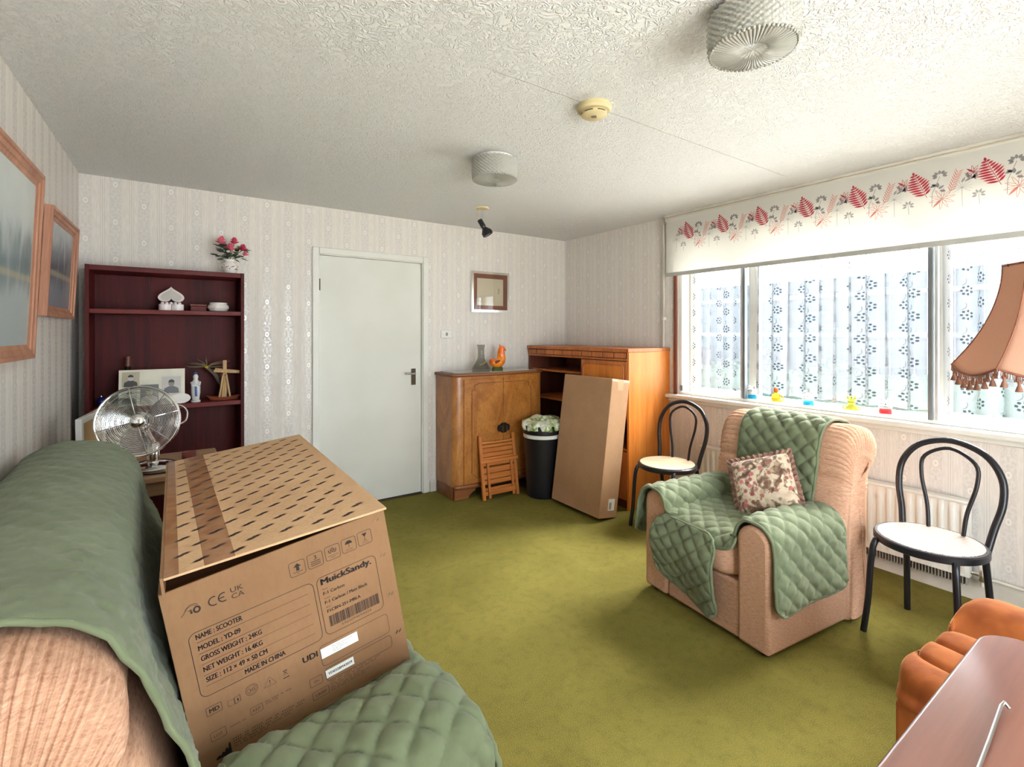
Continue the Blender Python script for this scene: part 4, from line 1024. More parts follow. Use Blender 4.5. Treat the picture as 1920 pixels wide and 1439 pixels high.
for s in (0, 1):
    xa, xb = (.085, cw/2-.0025) if s == 0 else (cw/2+.0025, cw-.085)
    m = MB(); m.prism([(xa+(xb-xa)*k/10, front(xa+(xb-xa)*k/10, .012)) for k in range(11)]+[(xa+(xb-xa)*k/10, front(xa+(xb-xa)*k/10, .0005)) for k in range(10, -1, -1)], .125, 1.0)
    d = m.build('door', W['walnut'], cb, bevel=.002)
    fr = lambda x: front(x, .0135)
    i0, i1 = xa+.07, xb-.012
    ox = i0 if s == 0 else xb-.07; ix = (xb-.012) if s == 0 else (xa+.012)
    q = 1 if s == 0 else -1
    pth = [(ix, .965), (ox+q*.06, .965), (ox+q*.045, .95), (ox+q*.03, .955), (ox+q*.02, .94), (ox+q*.03, .925), (ox, .90), (ox, .2), (ox+q*.03, .19), (ox+q*.05, .165), (ix, .165)]
    MB().tube([(x, fr(x), z) for x, z in pth], .0035, 6).build('door_bead', W['walnut_d'], d, smooth=True)
    hp = [(.0, -.045), (.022, -.042), (.034, -.028), (.05, -.03), (.062, -.012), (.062, .012), (.05, .03), (.034, .028), (.022, .042), (0, .045)]
    xx = cw/2+(-.003 if s == 0 else .003)
    poly = [(xx-q*a, z+.565) for a, z in hp]; poly = poly if s == 1 else poly[::-1]
    pl = MB().prism(poly, 0, .004, M=Matrix(((1, 0, 0, 0), (0, 0, -1, front(cw/2, .0125)), (0, 1, 0, 0), (0, 0, 0, 1)))).build('handle_plate', simple('aged_brass', C3(58, 50, 44), .45, .6), d)
    MB().tube([(xx-q*.02, front(cw/2, .017), .58), (xx-q*.02, front(cw/2, .03), .575), (xx-q*.02, front(cw/2, .03), .545), (xx-q*.02, front(cw/2, .017), .545)], .004, 6).build('drop_handle', W['bronze'], pl, smooth=True)
ctz = 1.0548
dv = thing('glass_decanter', 'grey glass decanter with gold leaves on the walnut cabinet', 'decanter', (2.30, 3.765, ctz))
GS = glassy('smoky_glass', (.80, .80, .77, 1))
MB().lathe([(0, 0), (.07, 0), (.078, .005), (.084, .018), (.083, .028), (.07, .045), (.045, .08), (.034, .11), (.031, .14), (.033, .145), (.03, .152), (.03, .2), (.032, .206), (.038, .232), (.033, .232), (.026, .2), (.026, .15), (.03, .11), (.062, .045), (.074, .02), (0, .012)], 40).build('decanter_body', GS, dv, smooth=True)
gl_ = simple('gilt', C3(196, 160, 100), .3, .6); m = MB()
for k in range(5):
    a = R(-125+k*18); r = .0605-.004*k; z = .058+.006*k
    m.ball((r*math.cos(a), r*math.sin(a), z), (.009, .004, .0045), 8, 6)
m.build('gilt_leaves', gl_, dv, smooth=True)
du = thing('duck_ornament', 'orange glazed duck ornament on a green base beside the decanter', 'ornament', (2.475, 3.765, ctz))
ORN = simple('orange_glaze', C3(240, 140, 14), .15, var=C3(224, 90, 8), vscale=14, **{'Coat Weight': .6})
MB().lathe([(0, 0), (.05, 0), (.055, .006), (.052, .02), (.042, .03), (0, .032)], 28, M=Matrix.Scale(.75, 4, (0, 1, 0))).build('base', simple('green_glaze', C3(70, 92, 30), .2), du, smooth=True)
m = MB(); m.tube([tuple(p) for p in catmull([(-.075, 0, .1), (-.05, 0, .075), (-.01, 0, .062), (.025, 0, .07), (.04, 0, .105), (.038, 0, .145), (.04, 0, .175), (.045, 0, .2)], 28)[0]],
                 [.008+.036*math.sin(PI*min(1, (i/28)*1.45))**.7*(1 if i < 14 else 0)+(.0 if i < 14 else .036-.0011*(i-14)) for i in range(29)], 16); m.build('body', ORN, du, smooth=True)
MB().ball((.046, 0, .190), (.034, .029, .031), 18, 12).build('head', ORN, du, smooth=True)
MB().tube([(.03, 0, .214), (.022, 0, .232), (.034, 0, .228)], [.009, .006, .003], 8).build('crest', simple('crest_red', C3(226, 80, 20), .3), du, smooth=True)
MB().tube([(.066, -.004, .186), (.082, -.006, .18), (.09, -.006, .174)], [.011, .007, .003], 10).build('beak', simple('beak_red', C3(206, 50, 24), .3), du, smooth=True)
for s in (-1, 1): MB().ball((-.015, s*.033, .072), (.038, .009, .02), 14, 10).build('wing', simple('brown_glaze_wing', C3(110, 56, 20), .2), du, smooth=True)
for s in (-1, 1): MB().ball((.058, s*.019, .2), .004, 8, 6).build('eye', W['black'], du, smooth=True)

# ------------------------------------------------------------------ teak wall unit along the window wall
UX, UY0, UY1, UH = 2.962, 2.64, 3.955, 1.268
un = thing('teak_wall_unit', 'teak wall unit with open shelves and panelled drop door in the corner', 'wall unit', (UX, UY0, 0))
ud, ul_ = XR-.003-UX, UY1-UY0
MB().box((.0, 0, 0), (ud, .02, UH-.03)).build('end_panel', W['teak'], un, bevel=.0015)
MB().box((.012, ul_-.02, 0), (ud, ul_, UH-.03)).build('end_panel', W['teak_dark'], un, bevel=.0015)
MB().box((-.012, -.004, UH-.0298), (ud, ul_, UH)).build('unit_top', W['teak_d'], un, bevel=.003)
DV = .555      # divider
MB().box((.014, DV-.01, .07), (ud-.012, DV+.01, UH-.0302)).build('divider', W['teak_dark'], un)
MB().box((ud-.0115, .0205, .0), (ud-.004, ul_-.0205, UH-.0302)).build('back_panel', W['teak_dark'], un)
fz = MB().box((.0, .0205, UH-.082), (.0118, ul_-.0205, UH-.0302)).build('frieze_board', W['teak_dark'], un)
nb = 10; pw = (ul_-.05)/nb
for k in range(nb):
    MB().box((-.009, .0305+k*pw, UH-.076), (-.0005, .0195+(k+1)*pw, UH-.036)).build('frieze_block', W['teak_d'], un, bevel=.002)
MB().box((-.002, .0205, UH-.098), (.014, ul_-.0205, UH-.0825)).build('frieze_lip', W['teak_d'], un, bevel=.003)
for z in (1.045, .78, .48): MB().box((.03 if z > .5 else .004, DV+.0105, z-.018), (ud-.012, ul_-.0205, z)).build('shelf', W['teak_d'], un)
for z in (.728, .475): MB().box((.012, .0205, z-.018), (ud-.012, DV-.0105, z)).build('shelf', W['teak_d'], un)
dd = MB().box((.001, .028, .735), (.016, DV-.012, UH-.104)).build('drop_door', W['teak_d'], un, bevel=.003)
ry = [(a, b) for a, b in rrect(.055, .775, DV-.04, UH-.135, .03)]
Mu = Matrix(((0, 0, -1, .0005), (1, 0, 0, 0), (0, 1, 0, 0), (0, 0, 0, 1)))
MB().prism([(a, b) for a, b in ry], 0, .002, M=Mu).build('inset_panel', W['teak'], dd)
MB().tube([Mu @ Vector((a, b, .003)) for a, b in ry], .006, 6, closed=True).build('panel_bead', W['teak_d'], dd, smooth=True)
for k, (ya, yb) in enumerate(((.022, DV*.5-.002), (DV*.5+.002, DV-.01), (DV+.012, DV+.378), (DV+.382, ul_-.022))):
    d = MB().box((.0, ya, .075), (.016, yb, .45)).build('lower_door', W['teak_d'], un, bevel=.002)
    MB().box((-.012, yb-.03 if k % 2 == 0 else ya+.012, .27), (-.0005, yb-.014 if k % 2 == 0 else ya+.028, .39)).build('pull', W['teak_dark'], d, bevel=.003)
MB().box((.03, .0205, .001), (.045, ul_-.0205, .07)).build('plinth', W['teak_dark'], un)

# ------------------------------------------------------------------ folded wooden chair, bin, plain carton
fo = thing('folding_chair', 'small folded orange pine slatted chair leaning on the walnut cabinet', 'folding chair', (2.15, 3.49, 0), rot=(R(-9), 0, R(-2)))
for x in (0, .33): MB().box((x, -.012, 0), (x+.028, .012, .53)).build('side_post', W['pine'], fo, bevel=.004)
def cut(w, z0, z1, bow): return [(.0285, z0)]+[(.3295, z0)]+[(.3295-(.301)*k/10, z1+bow*math.sin(PI*k/10)) for k in range(11)]
Mxz = Matrix(((1, 0, 0, 0), (0, 0, -1, .008), (0, 1, 0, 0), (0, 0, 0, 1)))
MB().prism(cut(0, .455, .478, -.008), 0, .016, M=Mxz).build('top_rail', W['pine_x'], fo, bevel=.003)
for z0, z1 in ((.425, .448), (.385, .42), (.348, .381), (.315, .344), (.275, .305), (.215, .26), (.165, .21), (.125, .16), (.075, .098), (.035, .07)):
    MB().box((.0285, -.006, z0), (.3295, .007, z1)).build('slat', W['pine_x'], fo, bevel=.002)
MB().box((-.006, -.028, .30), (.364, -.0125, .328)).build('cross_bar', W['pine_x'], fo, bevel=.003)
for x in (.05, .285): MB().box((x, -.026, .012), (x+.022, -.0125, .2995)).build('inner_leg', W['pine'], fo, bevel=.003)
MB().box((.05, -.03, .05), (.307, -.0265, .08)).build('foot_bar', W['pine_x'], fo)

bn = thing('dustbin', 'black plastic dustbin lined with a white and green bag', 'bin', (2.655, 3.335, 0))
MB().lathe([(0, .002), (.128, .002), (.134, .008), (.158, .50), (.160, .51), (.154, .51), (.13, .02), (0, .015)], 48).build('bin_body', W['blackp'], bn, smooth=True)
MB().lathe([(.161, .505), (.165, .506), (.166, .535), (.161, .536)], 48).build('white_band', W['paper'], bn, smooth=True)
MB().lathe([(.158, .5365), (.168, .54), (.172, .60), (.170, .612), (.163, .612), (.155, .54)], 48).build('bin_collar', W['blackp'], bn, smooth=True)
bagm = NT('bin_bag'); nn = bagm.noise(bagm.co('Object'), 14, 4, .6, .5); v_ = bagm.sep(bagm.co('Object'))
cc = bagm.ramp(nn, [(.3, C3(40, 92, 74)), (.45, C3(150, 172, 90)), (.55, C3(226, 230, 216)), (.75, C3(240, 240, 234))]); bagm.bsdf(cc, .3, 0, .5, bagm.bump(nn, .4, .01))
def bag(u, v):
    a = TAU*u; pr = [(.173, .575), (.178, .60), (.176, .625), (.165, .64), (.12, .655), (.06, .66), (.0, .655)]
    i = min(5, int(v*6)); t = v*6-i; r = pr[i][0]*(1-t)+pr[i+1][0]*t; z = pr[i][1]*(1-t)+pr[i+1][1]*t
    w = .006*math.sin(a*9+v*5)+.004*math.sin(a*17+2)
    return ((r+w)*math.cos(a), (r+w)*math.sin(a), z+.01*math.sin(a*5+1)*(1 if 0 < v < .7 else .3)+.02*math.cos(a-.6)*v)
MB().grid(bag, 96, 30, cu=True).build('bin_bag', bagm.mat, bn, smooth=True)

lean = R(8); cl, cwid, cth = 1.03, .55, .185
lx = thing('flat_carton', 'tall flat plain cardboard carton leaning on the wall unit', 'box', (2.588, 2.60, .0), rot=(0, lean, R(-1)))
m = MB().box((0, 0, .03), (cth, cwid, cl+.03)); m.build('carton_body', W['card2'], lx, bevel=.004)
tp = simple('parcel_tape', C3(182, 142, 104), .15, var=C3(196, 162, 126))
m = MB(); m.box((.06, -.0006, cl-.05), (.125, -.0001, cl+.0302)); m.box((.06, -.0006, cl+.0301), (.125, cwid, cl+.0307)); m.build('packing_tape', tp, lx)
m = MB(); m.box((.0, -.0005, cl+.012), (cth, -.0001, cl+.0305)); m.build('end_tape', simple('shiny_tape', C3(214, 190, 164), .12), lx)
lb = MB().box((.085, -.0008, .085), (.15, -.0002, .17)).build('address_label', W['paper'], lx)
m = MB(); rs = random.Random(4); yy = .092
Ml = Matrix(((1, 0, 0, 0), (0, 0, -1, -.001), (0, 1, 0, 0), (0, 0, 0, 1)))
for k in range(16):
    h = rs.choice([.0012, .002, .003]); m.flat([(.094, yy), (.118, yy), (.118, yy+h), (.094, yy+h)], Ml); yy += h+rs.choice([.0012, .002])
m.build('barcode', W['ink'], lb)

# ------------------------------------------------------------------ bentwood style chairs
def seat_cane():
    t = NT('woven_cane'); x, y, z = t.sep(t.co('Object'))
    sx = t.m('SINE', t.m('MULTIPLY', x, 520.)); sy = t.m('SINE', t.m('MULTIPLY', y, 520.))
    hole = t.clampstep(t.m('MULTIPLY', sx, sy), .2, .45)
    c = t.mix(hole, C3(186, 172, 160), C3(80, 64, 56)); t.bsdf(c, .5, 0, .4, t.bump(t.m('SUBTRACT', 1., hole), .6, .002)); return t.mat
SEATM = [seat_cane(), simple('cream_seat', C3(186, 172, 142), .5)]
def bent_chair(label, loc, rz, seatm):
    o = thing('bentwood_chair', label, 'chair', loc, rz, 'black bentwood style chairs')
    sr = .205; sz = .455
    MB().lathe([(sr-.035, sz-.03), (sr-.004, sz-.03), (sr, sz-.026), (sr, sz-.003), (sr-.006, sz+.003), (sr-.016, sz+.003), (sr-.03, sz-.006)], 48).build('seat_ring', W['black'], o, smooth=True)
    MB().lathe([(0, sz-.012), (sr-.0355, sz-.012), (sr-.0165, sz-.0), (sr-.0165, sz+.0045), (0, sz+.007)], 48).build('seat', seatm, o, smooth=True)
    cm = lambda pts, n: [tuple(p) for p in catmull(pts, n)[0]]
    for s in (-1, 1):
        MB().tube(cm([(-.125, s*.14, sz-.02), (-.155, s*.15, sz-.04), (-.168, s*.158, .32), (-.175, s*.166, .15), (-.19, s*.178, .0)], 18), .0135, 10).build('front_leg', W['black'], o, smooth=True)
        MB().tube(cm([(.13, s*.15, sz-.02), (.16, s*.152, .3), (.185, s*.16, .12), (.205, s*.168, .0)], 14), .0135, 10).build('rear_leg', W['black'], o, smooth=True)
    hoop = cm([(.135, -.158, sz-.03), (.16, -.172, .52), (.185, -.195, .64), (.205, -.185, .75), (.218, -.12, .84), (.222, 0, .878), (.218, .12, .84), (.205, .185, .75), (.185, .195, .64), (.16, .172, .52), (.135, .158, sz-.03)], 60)
    MB().tube(hoop, .0145, 12).build('back_hoop', W['black'], o, smooth=True)
    inn = cm([(.165, -.065, sz-.005), (.178, -.075, .56), (.196, -.105, .70), (.206, -.095, .79), (.212, 0, .842), (.206, .095, .79), (.196, .105, .70), (.178, .075, .56), (.165, .065, sz-.005)], 50)
    MB().tube(inn, .0085, 10).build('inner_hoop', W['black'], o, smooth=True)
    return o
bent_chair('black bentwood chair with cream seat beside the teak unit', (2.955, 2.275, 0), R(4), SEATM[1])
bent_chair('black bentwood chair with woven cane seat nearest the standard lamp', (2.84, .755, 0), R(-6), SEATM[0])

# ------------------------------------------------------------------ upholstery: armchair and sofa of one set
def loft_back(prof, y0, y1, cen, pleat=.004, npl=70, N=150, zp=.55, near=True):
    """rolled backrest: closed profile (depth,z) swept along y, gathered pleats round both padded ends"""
    P, _ = catmull(prof, N, closed=True); cen = np.array(cen)
    Nn = np.roll(P, -1, 0)-np.roll(P, 1, 0); Nn = np.stack([Nn[:, 1], -Nn[:, 0]], 1); Nn /= np.linalg.norm(Nn, axis=1)[:, None]
    area = np.sum(P[:, 0]*np.roll(P[:, 1], -1)-np.roll(P[:, 0], -1)*P[:, 1])
    if area < 0: Nn = -Nn
    wgt = np.clip((P[:, 1]-zp)/.12, 0, 1)
    s = np.arange(N)/N
    rng = np.random.RandomState(2); jit = np.cumsum(rng.uniform(.6, 1.4, N)); jit = jit/jit[-1]
    pl = np.abs(np.sin(PI*npl*jit))*(.6+.4*rng.rand(N))
    rings = [(.012, .02, 0), (.010, .40, 0), (.004, .52, .0), (-.003, .555, .0), (.002, .575, .6), (.0, .68, 1.), (.004, .80, 1.), (.016, .90, 1.), (.034, .96, 1.), (.058, .99, .9), (.085, 1., .7), (.12, 1., .35), (.16, 1, 0)]
    R_ = [(y0+a, sc, p) for a, sc, p in rings]+[(y0+.16+(y1-y0-.32)*k/6, 1, 0) for k in range(1, 6)]+[(y1-a, sc, p) for a, sc, p in rings[::-1]]
    vs = []; 
    wgt2 = np.clip((P[:, 1]-.70)/.06, 0, 1)
    for (y, sc, p) in R_:
        wg = wgt if sc <= .93 else wgt2
        sh = cen+(P-cen)*sc
        if sc > .5: sh[:, 1] = np.where(P[:, 1] < cen[1], cen[1]+(P[:, 1]-cen[1])*max(sc, .985), sh[:, 1])
        rad = sh+Nn*(pleat*p*pl*wg)[:, None]*(1 if sc > .9 else .3)
        dy = (pleat*p*pl*wg)*(1 if sc <= .96 else 0)*(-1 if y < (y0+y1)/2 else 1)
        for k in range(N): vs.append((rad[k, 0], y+dy[k], rad[k, 1]))
    fs = []
    for i in range(len(R_)-1):
        for k in range(N): fs.append((i*N+k, i*N+(k+1) % N, (i+1)*N+(k+1) % N, (i+1)*N+k))
    fs.append(tuple(range(N-1, -1, -1))); fs.append(tuple((len(R_)-1)*N+k for k in range(N)))
    m = MB(); m.add(vs, fs if area < 0 else [f[::-1] for f in fs]); return m
def path_surface(path, n=120):
    """arc-length lookup along a smooth 2-D path"""
    P, L = catmull(path, n); 
    def at(v):
        x = min(max(v, 0), 1)*n; i = min(n-1, int(x)); t = x-i; return P[i]*(1-t)+P[i+1]*t
    return at, L

# armchair: local x = depth from front to back, y = width from the camera side, z up
ac = thing('armchair', 'beige chenille armchair with gathered rolled back by the window', 'armchair', (2.078, 1.085, 0), R(-6.5))
AW = .73
aprof = [(.53, .03), (.53, .3), (.535, .42), (.55, .52), (.566, .60), (.575, .65), (.596, .675), (.592, .71), (.605, .79), (.625, .86), (.665, .905), (.72, .925), (.79, .92), (.86, .90), (.893, .855), (.88, .81), (.835, .79), (.797, .75), (.79, .6), (.79, .3), (.79, .03)]
loft_back(aprof, .0, AW, (.69, .62), .007, 84, N=1100).build('backrest', W['beige'], ac, smooth=True, angle=180)
def arm_section(b0, b1, top, r=.07):
    return [(b0, .018), (b0, top-r)]+[((b0+b1)/2-(b1-b0)/2*math.cos(PI*k/12), top-r+r*math.sin(PI*k/12)) for k in range(1, 12)]+[(b1, top-r), (b1, .018)]
Mext = Matrix(((0, 0, 1, 0), (1, 0, 0, 0), (0, 1, 0, 0), (0, 0, 0, 1)))
for b0, b1 in ((0, .155), (AW-.155, AW)):
    MB().prism(arm_section(b0, b1, .548)[::-1], .0, .60, M=Mext).build('arm', W['beige'], ac, bevel=.018, segs=3)
MB().box((.012, .1555, .018), (.53, AW-.1555, .27)).build('front_panel', W['beige'], ac, bevel=.012)
MB().ball((.27, AW/2, .355), (.295, (AW-.312)/2, .095), 40, 20, e=.42).build('seat_cushion', W['beige'], ac, smooth=True, angle=180)
for x, y in ((.05, .05), (.05, AW-.05), (.72, .05), (.72, AW-.05)): MB().lathe([(0, 0), (.022, 0), (.025, .017), (0, .017)], 14, c=(x, y, 0)).build('foot', W['black'], ac)

th = thing('quilted_armchair_throw', 'green quilted throw spread over the armchair by the window', 'throw', (2.078, 1.085, 0), R(-6.5))
G2 = [W['green']]
bp, bL = path_surface([(.87, .79), (.907, .855), (.87, .915), (.79, .936), (.72, .941), (.66, .921), (.612, .872), (.59, .79), (.578, .71), (.565, .64), (.545, .55), (.525, .47), (.505, .452)])
def Sback(u, v):
    a, z = bp(v); b = .145+.425*u+.02*math.sin(v*3)*(u-.5); return (a-.004*math.sin(u*PI)*0, b, z)
m = MB(); quilt(m, Sback, .425, bL, cell=.062, corner=.03); m.build('back_cover', G2, th, smooth=True, angle=180, solid=.006)
sp_, sL = path_surface([(.54, .468), (.4, .462), (.25, .462), (.1, .458), (.02, .44), (-.022, .40)])
def Sseat(u, v):
    a, z = sp_(v); b = .165+.405*u; side = (abs(u-.5)*2)**6*.03
    return (a, b, z+side)
m = MB(); quilt(m, Sseat, .405, sL, cell=.062); m.build('seat_cover', G2, th, smooth=True, angle=180, solid=.006)
def Sfront(u, v):
    b = .245+.365*u; flare = .028*math.sin(PI*min(1, v*1.1))+.012*math.sin(u*7+1)*v
    return (-.012-.03*min(1, v*3)-flare, b-.03*v*(1-u), .445-.375*v*(.62+.38*(1-u)**.5))
m = MB(); quilt(m, Sfront, .365, .38, cell=.062, corner=.07, seed=2.); m.build('front_drop', G2, th, smooth=True, angle=180, solid=.006)
npth, nL = path_surface([(.21, .455), (.175, .475), (.162, .515), (.13, .556), (.078, .564), (.025, .55), (-.014, .50), (-.02, .42), (-.024, .33), (-.034, .2)])
def Snear(u, v):
    b, z = npth(v); a = .008+.525*u
    if v > .55: b -= .012*(v-.55)*math.sin(u*9+.6)
    z += .008*math.sin(u*5)*(v < .6)+.05*u*max(0, v-.6)
    return (a-.01*max(0, v-.5)*math.sin(v*9), b, z)
m = MB(); quilt(m, Snear, .525, nL, cell=.066, corner=.05, seed=4., out=-1.); m.build('arm_cover', G2, th, smooth=True, angle=180, solid=.006)
fp, fL = path_surface([(AW-.2, .458), (AW-.172, .475), (AW-.162, .52), (AW-.125, .558), (AW-.075, .564), (AW-.02, .55), (AW+.014, .50), (AW+.026, .42), (AW+.034, .29)])
def Sfar(u, v):
    b, z = fp(v); a = .545-.57*u
    return (a-.02*max(0, v-.6)*u, b+.01*max(0, v-.6)*math.sin(u*8), z)
m = MB(); quilt(m, Sfar, .57, fL, cell=.066, corner=.05, seed=6., out=-1.); m.build('arm_cover', [W['green']], th, smooth=True, angle=180, solid=.006)

# frilled cushion
def cushion_mat():
    t = NT('floral_velour'); v = t.co('Object'); n = t.noise(v, 20, 4, .6, .8)
    d = t.voro(v, 34, 'F1', 0); cell = t.voro(v, 34, 'F1', 1)
    base = t.ramp(n, [(.35, C3(96, 70, 56)), (.46, C3(140, 112, 92)), (.53, C3(216, 200, 176)), (.7, C3(200, 176, 150))])
    r, g, b = t.sep(cell)
    fc = t.ramp(r, [(.0, C3(150, 70, 76)), (.35, C3(196, 120, 116)), (.6, C3(120, 84, 66)), (.85, C3(222, 206, 176))])
    c = t.mix(t.m('SUBTRACT', 1., t.clampstep(d, .28, .5)), base, fc)
    t.bsdf(c, .85, 0, .2, t.bump(n, .3, .004), **{'Sheen Weight': .4}); return t.mat
cuM = Matrix.Translation((.40, .315, .605))
cu = thing('floral_cushion', 'brown and cream floral cushion with frilled edge on the armchair', 'cushion', (2.078, 1.085, 0), R(-6.5))
nrm_ = Vector((-.84, -.20, .44)).normalized()
up_ = (Vector((0, 0, 1))-nrm_*nrm_.z).normalized(); rt_ = up_.cross(nrm_)
roll = R(22); ax = rt_*math.cos(roll)+up_*math.sin(roll); ay = -rt_*math.sin(roll)+up_*math.cos(roll)
cc_ = Vector((.415, .305, .605)); hs = .150
def cush(u, v, side):
    x = (u-.5)*2; y = (v-.5)*2; pinch = 1-.06*(x*x+y*y)*.5+.05*(x*x*y*y)
    h = .062*((1-x**4)*(1-y**4))**.5+.003*wob(x*6, y*6)
    return tuple(cc_+ax*x*hs*pinch+ay*y*hs*pinch+nrm_*h*side)
CM = cushion_mat()
m = MB(); m.grid(lambda u, v: cush(u, v, 1), 30, 30); m.grid(lambda u, v: cush(u, v, -1), 30, 30, flip=True); m.build('cushion_body', CM, cu, smooth=True, angle=180)
fm = MB(); NE = 240
def frill(u, v):
    k = u*4; i = int(k) % 4; t = k-int(k); c = [(-1, -1), (1, -1), (1, 1), (-1, 1)]; a, b = c[i], c[(i+1) % 4]
    x = a[0]*(1-t)+b[0]*t; y = a[1]*(1-t)+b[1]*t; l = math.hypot(x, y); e = .94+v*.17
    w = .009*v*math.sin(TAU*u*44)+.004*v*math.sin(TAU*u*97)
    return tuple(cc_+ax*x*hs*e+ay*y*hs*e+nrm_*w)
fm.grid(frill, NE*2, 4, cu=True); fm.build('frill', simple('frill_brown', C3(136, 98, 86), .8, var=C3(170, 134, 116), vscale=40), cu, smooth=True, solid=.002)

# sofa along the left wall, facing the window
so_ = thing('sofa', 'beige chenille sofa with gathered rolled back along the left wall', 'sofa', (0, .93, 0), R(1.7))
SL = 1.72
sprof = [(.06, .06), (.06, .3), (.045, .42), (.015, .55), (-.012, .65), (-.03, .705), (-.062, .73), (-.05, .765), (-.058, .83), (-.09, .875), (-.14, .917), (-.21, .938), (-.28, .94), (-.335, .92), (-.37, .885), (-.38, .83), (-.365, .79), (-.355, .7), (-.355, .4), (-.355, .06)]
loft_back(sprof, .0, SL, (-.2, .6), .0075, 170, N=1900, zp=.3).build('backrest', W['beige'], so_, smooth=True, angle=180)
Marm = Matrix(((0, 0, 1, 0), (1, 0, 0, 0), (0, 1, 0, 0), (0, 0, 0, 1)))
for b0, b1 in ((.0, .235), (SL-.2, SL)):
    MB().prism(arm_section(b0, b1, .50 if b0 == 0 else .545, .08)[::-1], -.05, .555, M=Marm).build('arm', W['beige'], so_, bevel=.02, segs=3)
MB().box((.05, .2355, .04), (.60, SL-.2005, .27)).build('base_panel', W['beige'], so_, bevel=.012)
def seat_z(x): return .385+.172*(x-.06)
for ya, yb in ((.238, .876), (.880, SL-.203)):
    def sc(u, v):
        b = -PI/2+PI*v; a = TAU*u; sg = lambda q: math.copysign(abs(q)**.4, q)
        x = .335+.275*sg(math.cos(b))*sg(math.cos(a)); y = (ya+yb)/2+(yb-ya)/2*sg(math.cos(b))*sg(math.sin(a)); zt = sg(math.sin(b))
        return (x, y, .33+.07*(zt-1)*.5+(seat_z(x)-.345)*(zt+1)/2+.0)
    MB().grid(sc, 36, 18, cu=True).build('seat_cushion', W['beige'], so_, smooth=True, angle=180)
for x, y in ((.58, .06), (.58, SL-.06), (-.32, .06), (-.32, SL-.06)): MB().lathe([(0, 0), (.022, 0), (.025, .039), (0, .039)], 14, c=(x, y, 0)).build('foot', W['black'], so_)

st_ = thing('quilted_sofa_throw', 'large green quilted throw covering the sofa back and near arm', 'throw', (0, .93, 0), R(1.7))
sb, sbL = path_surface([(-.40, .60), (-.398, .75), (-.402, .86), (-.385, .912), (-.34, .94), (-.28, .957), (-.21, .955), (-.132, .934), (-.078, .892), (-.046, .84), (-.03, .77), (-.012, .70), (.022, .62), (.05, .52), (.066, .44)])
def Ssb(u, v):
    x, z = sb(v); y = .115+(SL-.15)*u
    near = max(0, 1-u/.16); low = max(0, (v-.62)/.38)
    x += .03*near*math.sin(PI*min(1, low*1.1))-.004*(1-near)*math.sin(PI*min(1, low))
    z += .012*math.sin(y*7+.5)*(1 if .2 < v < .6 else 0)*.3
    y -= .05*near*low
    return (x, y, z)
m = MB(); quilt(m, Ssb, SL-.15, sbL, amp=.004, cell=.085, wr=.0035, corner=.02, step=.011, bind=.0032, out=-1.); m.build('back_cover', G2, st_, smooth=True, angle=180, solid=.006)
# over the near arm
nap, naL = path_surface([(.33, .40), (.285, .43), (.256, .47), (.248, .495), (.22, .522), (.165, .53), (.10, .53), (.032, .522), (-.015, .49), (-.022, .42), (-.03, .30), (-.04, .2)])
def Sna(u, v):
    b, z = nap(v); x = .10+.50*u
    f = max(0, (u-.82)/.18); w_ = max(0, min(1, (.85-v)/.2)); z += (.036*u**1.2-.012-.045*f*f)*w_; b2 = b
    z += .006*math.sin(u*9+v*4)
    return (x, b2, z)
m = MB(); quilt(m, Sna, .50, naL, amp=.014, cell=.07, wr=.003, step=.0075, seed=1., out=-1.); m.build('arm_cover', G2, st_, smooth=True, angle=180, solid=.006)
def Snf(u, v):    # falls over the arm front
    b = .265-.30*u; return (.600+.03*v+.012*math.sin(u*6)*v, b-.01*v, .516-.012*(abs(u-.5)*2)**2*1-.02-.33*v-.03*(abs(u-.5)*2)**3*(1-v))
m = MB(); quilt(m, Snf, .30, .33, amp=.013, cell=.07, corner=.04, seed=5.); m.build('front_drop', G2, st_, smooth=True, angle=180, solid=.006)
def Sse(u, v):
    x = .05+.58*v; y = .262+(SL-.48)*u
    z = seat_z(min(x, .56))+.004
    if x > .56: z -= ((x-.56)/.07)**2*.06
    return (x, y, z)
m = MB(); quilt(m, Sse, SL-.48, .58, amp=.012, cell=.07, seed=3., step=.011, out=-1.); m.build('seat_cover', G2, st_, smooth=True, angle=180, solid=.006)

# ------------------------------------------------------------------ scooter carton on the sofa
rv_ = Vector((.003, -.176, -.021)); q_ = Quaternion(rv_.normalized(), rv_.length)
BW, BH, BL = .50, .437, 1.10
bx = thing('scooter_carton', 'large printed cardboard scooter carton lying on the sofa', 'box', (.063, 1.294, .397+.004), rot=q_.to_euler())
t_ = .006
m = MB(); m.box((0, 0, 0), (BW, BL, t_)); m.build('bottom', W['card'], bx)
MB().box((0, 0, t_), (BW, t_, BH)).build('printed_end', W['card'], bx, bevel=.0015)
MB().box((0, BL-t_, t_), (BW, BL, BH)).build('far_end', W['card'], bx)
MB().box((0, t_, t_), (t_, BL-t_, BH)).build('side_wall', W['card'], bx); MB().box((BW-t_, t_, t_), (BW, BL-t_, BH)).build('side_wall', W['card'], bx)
MB().box((t_, t_, BH-.03), (BW-t_, BL-t_, BH-.024)).build('inner_flap', W['cardin'], bx)
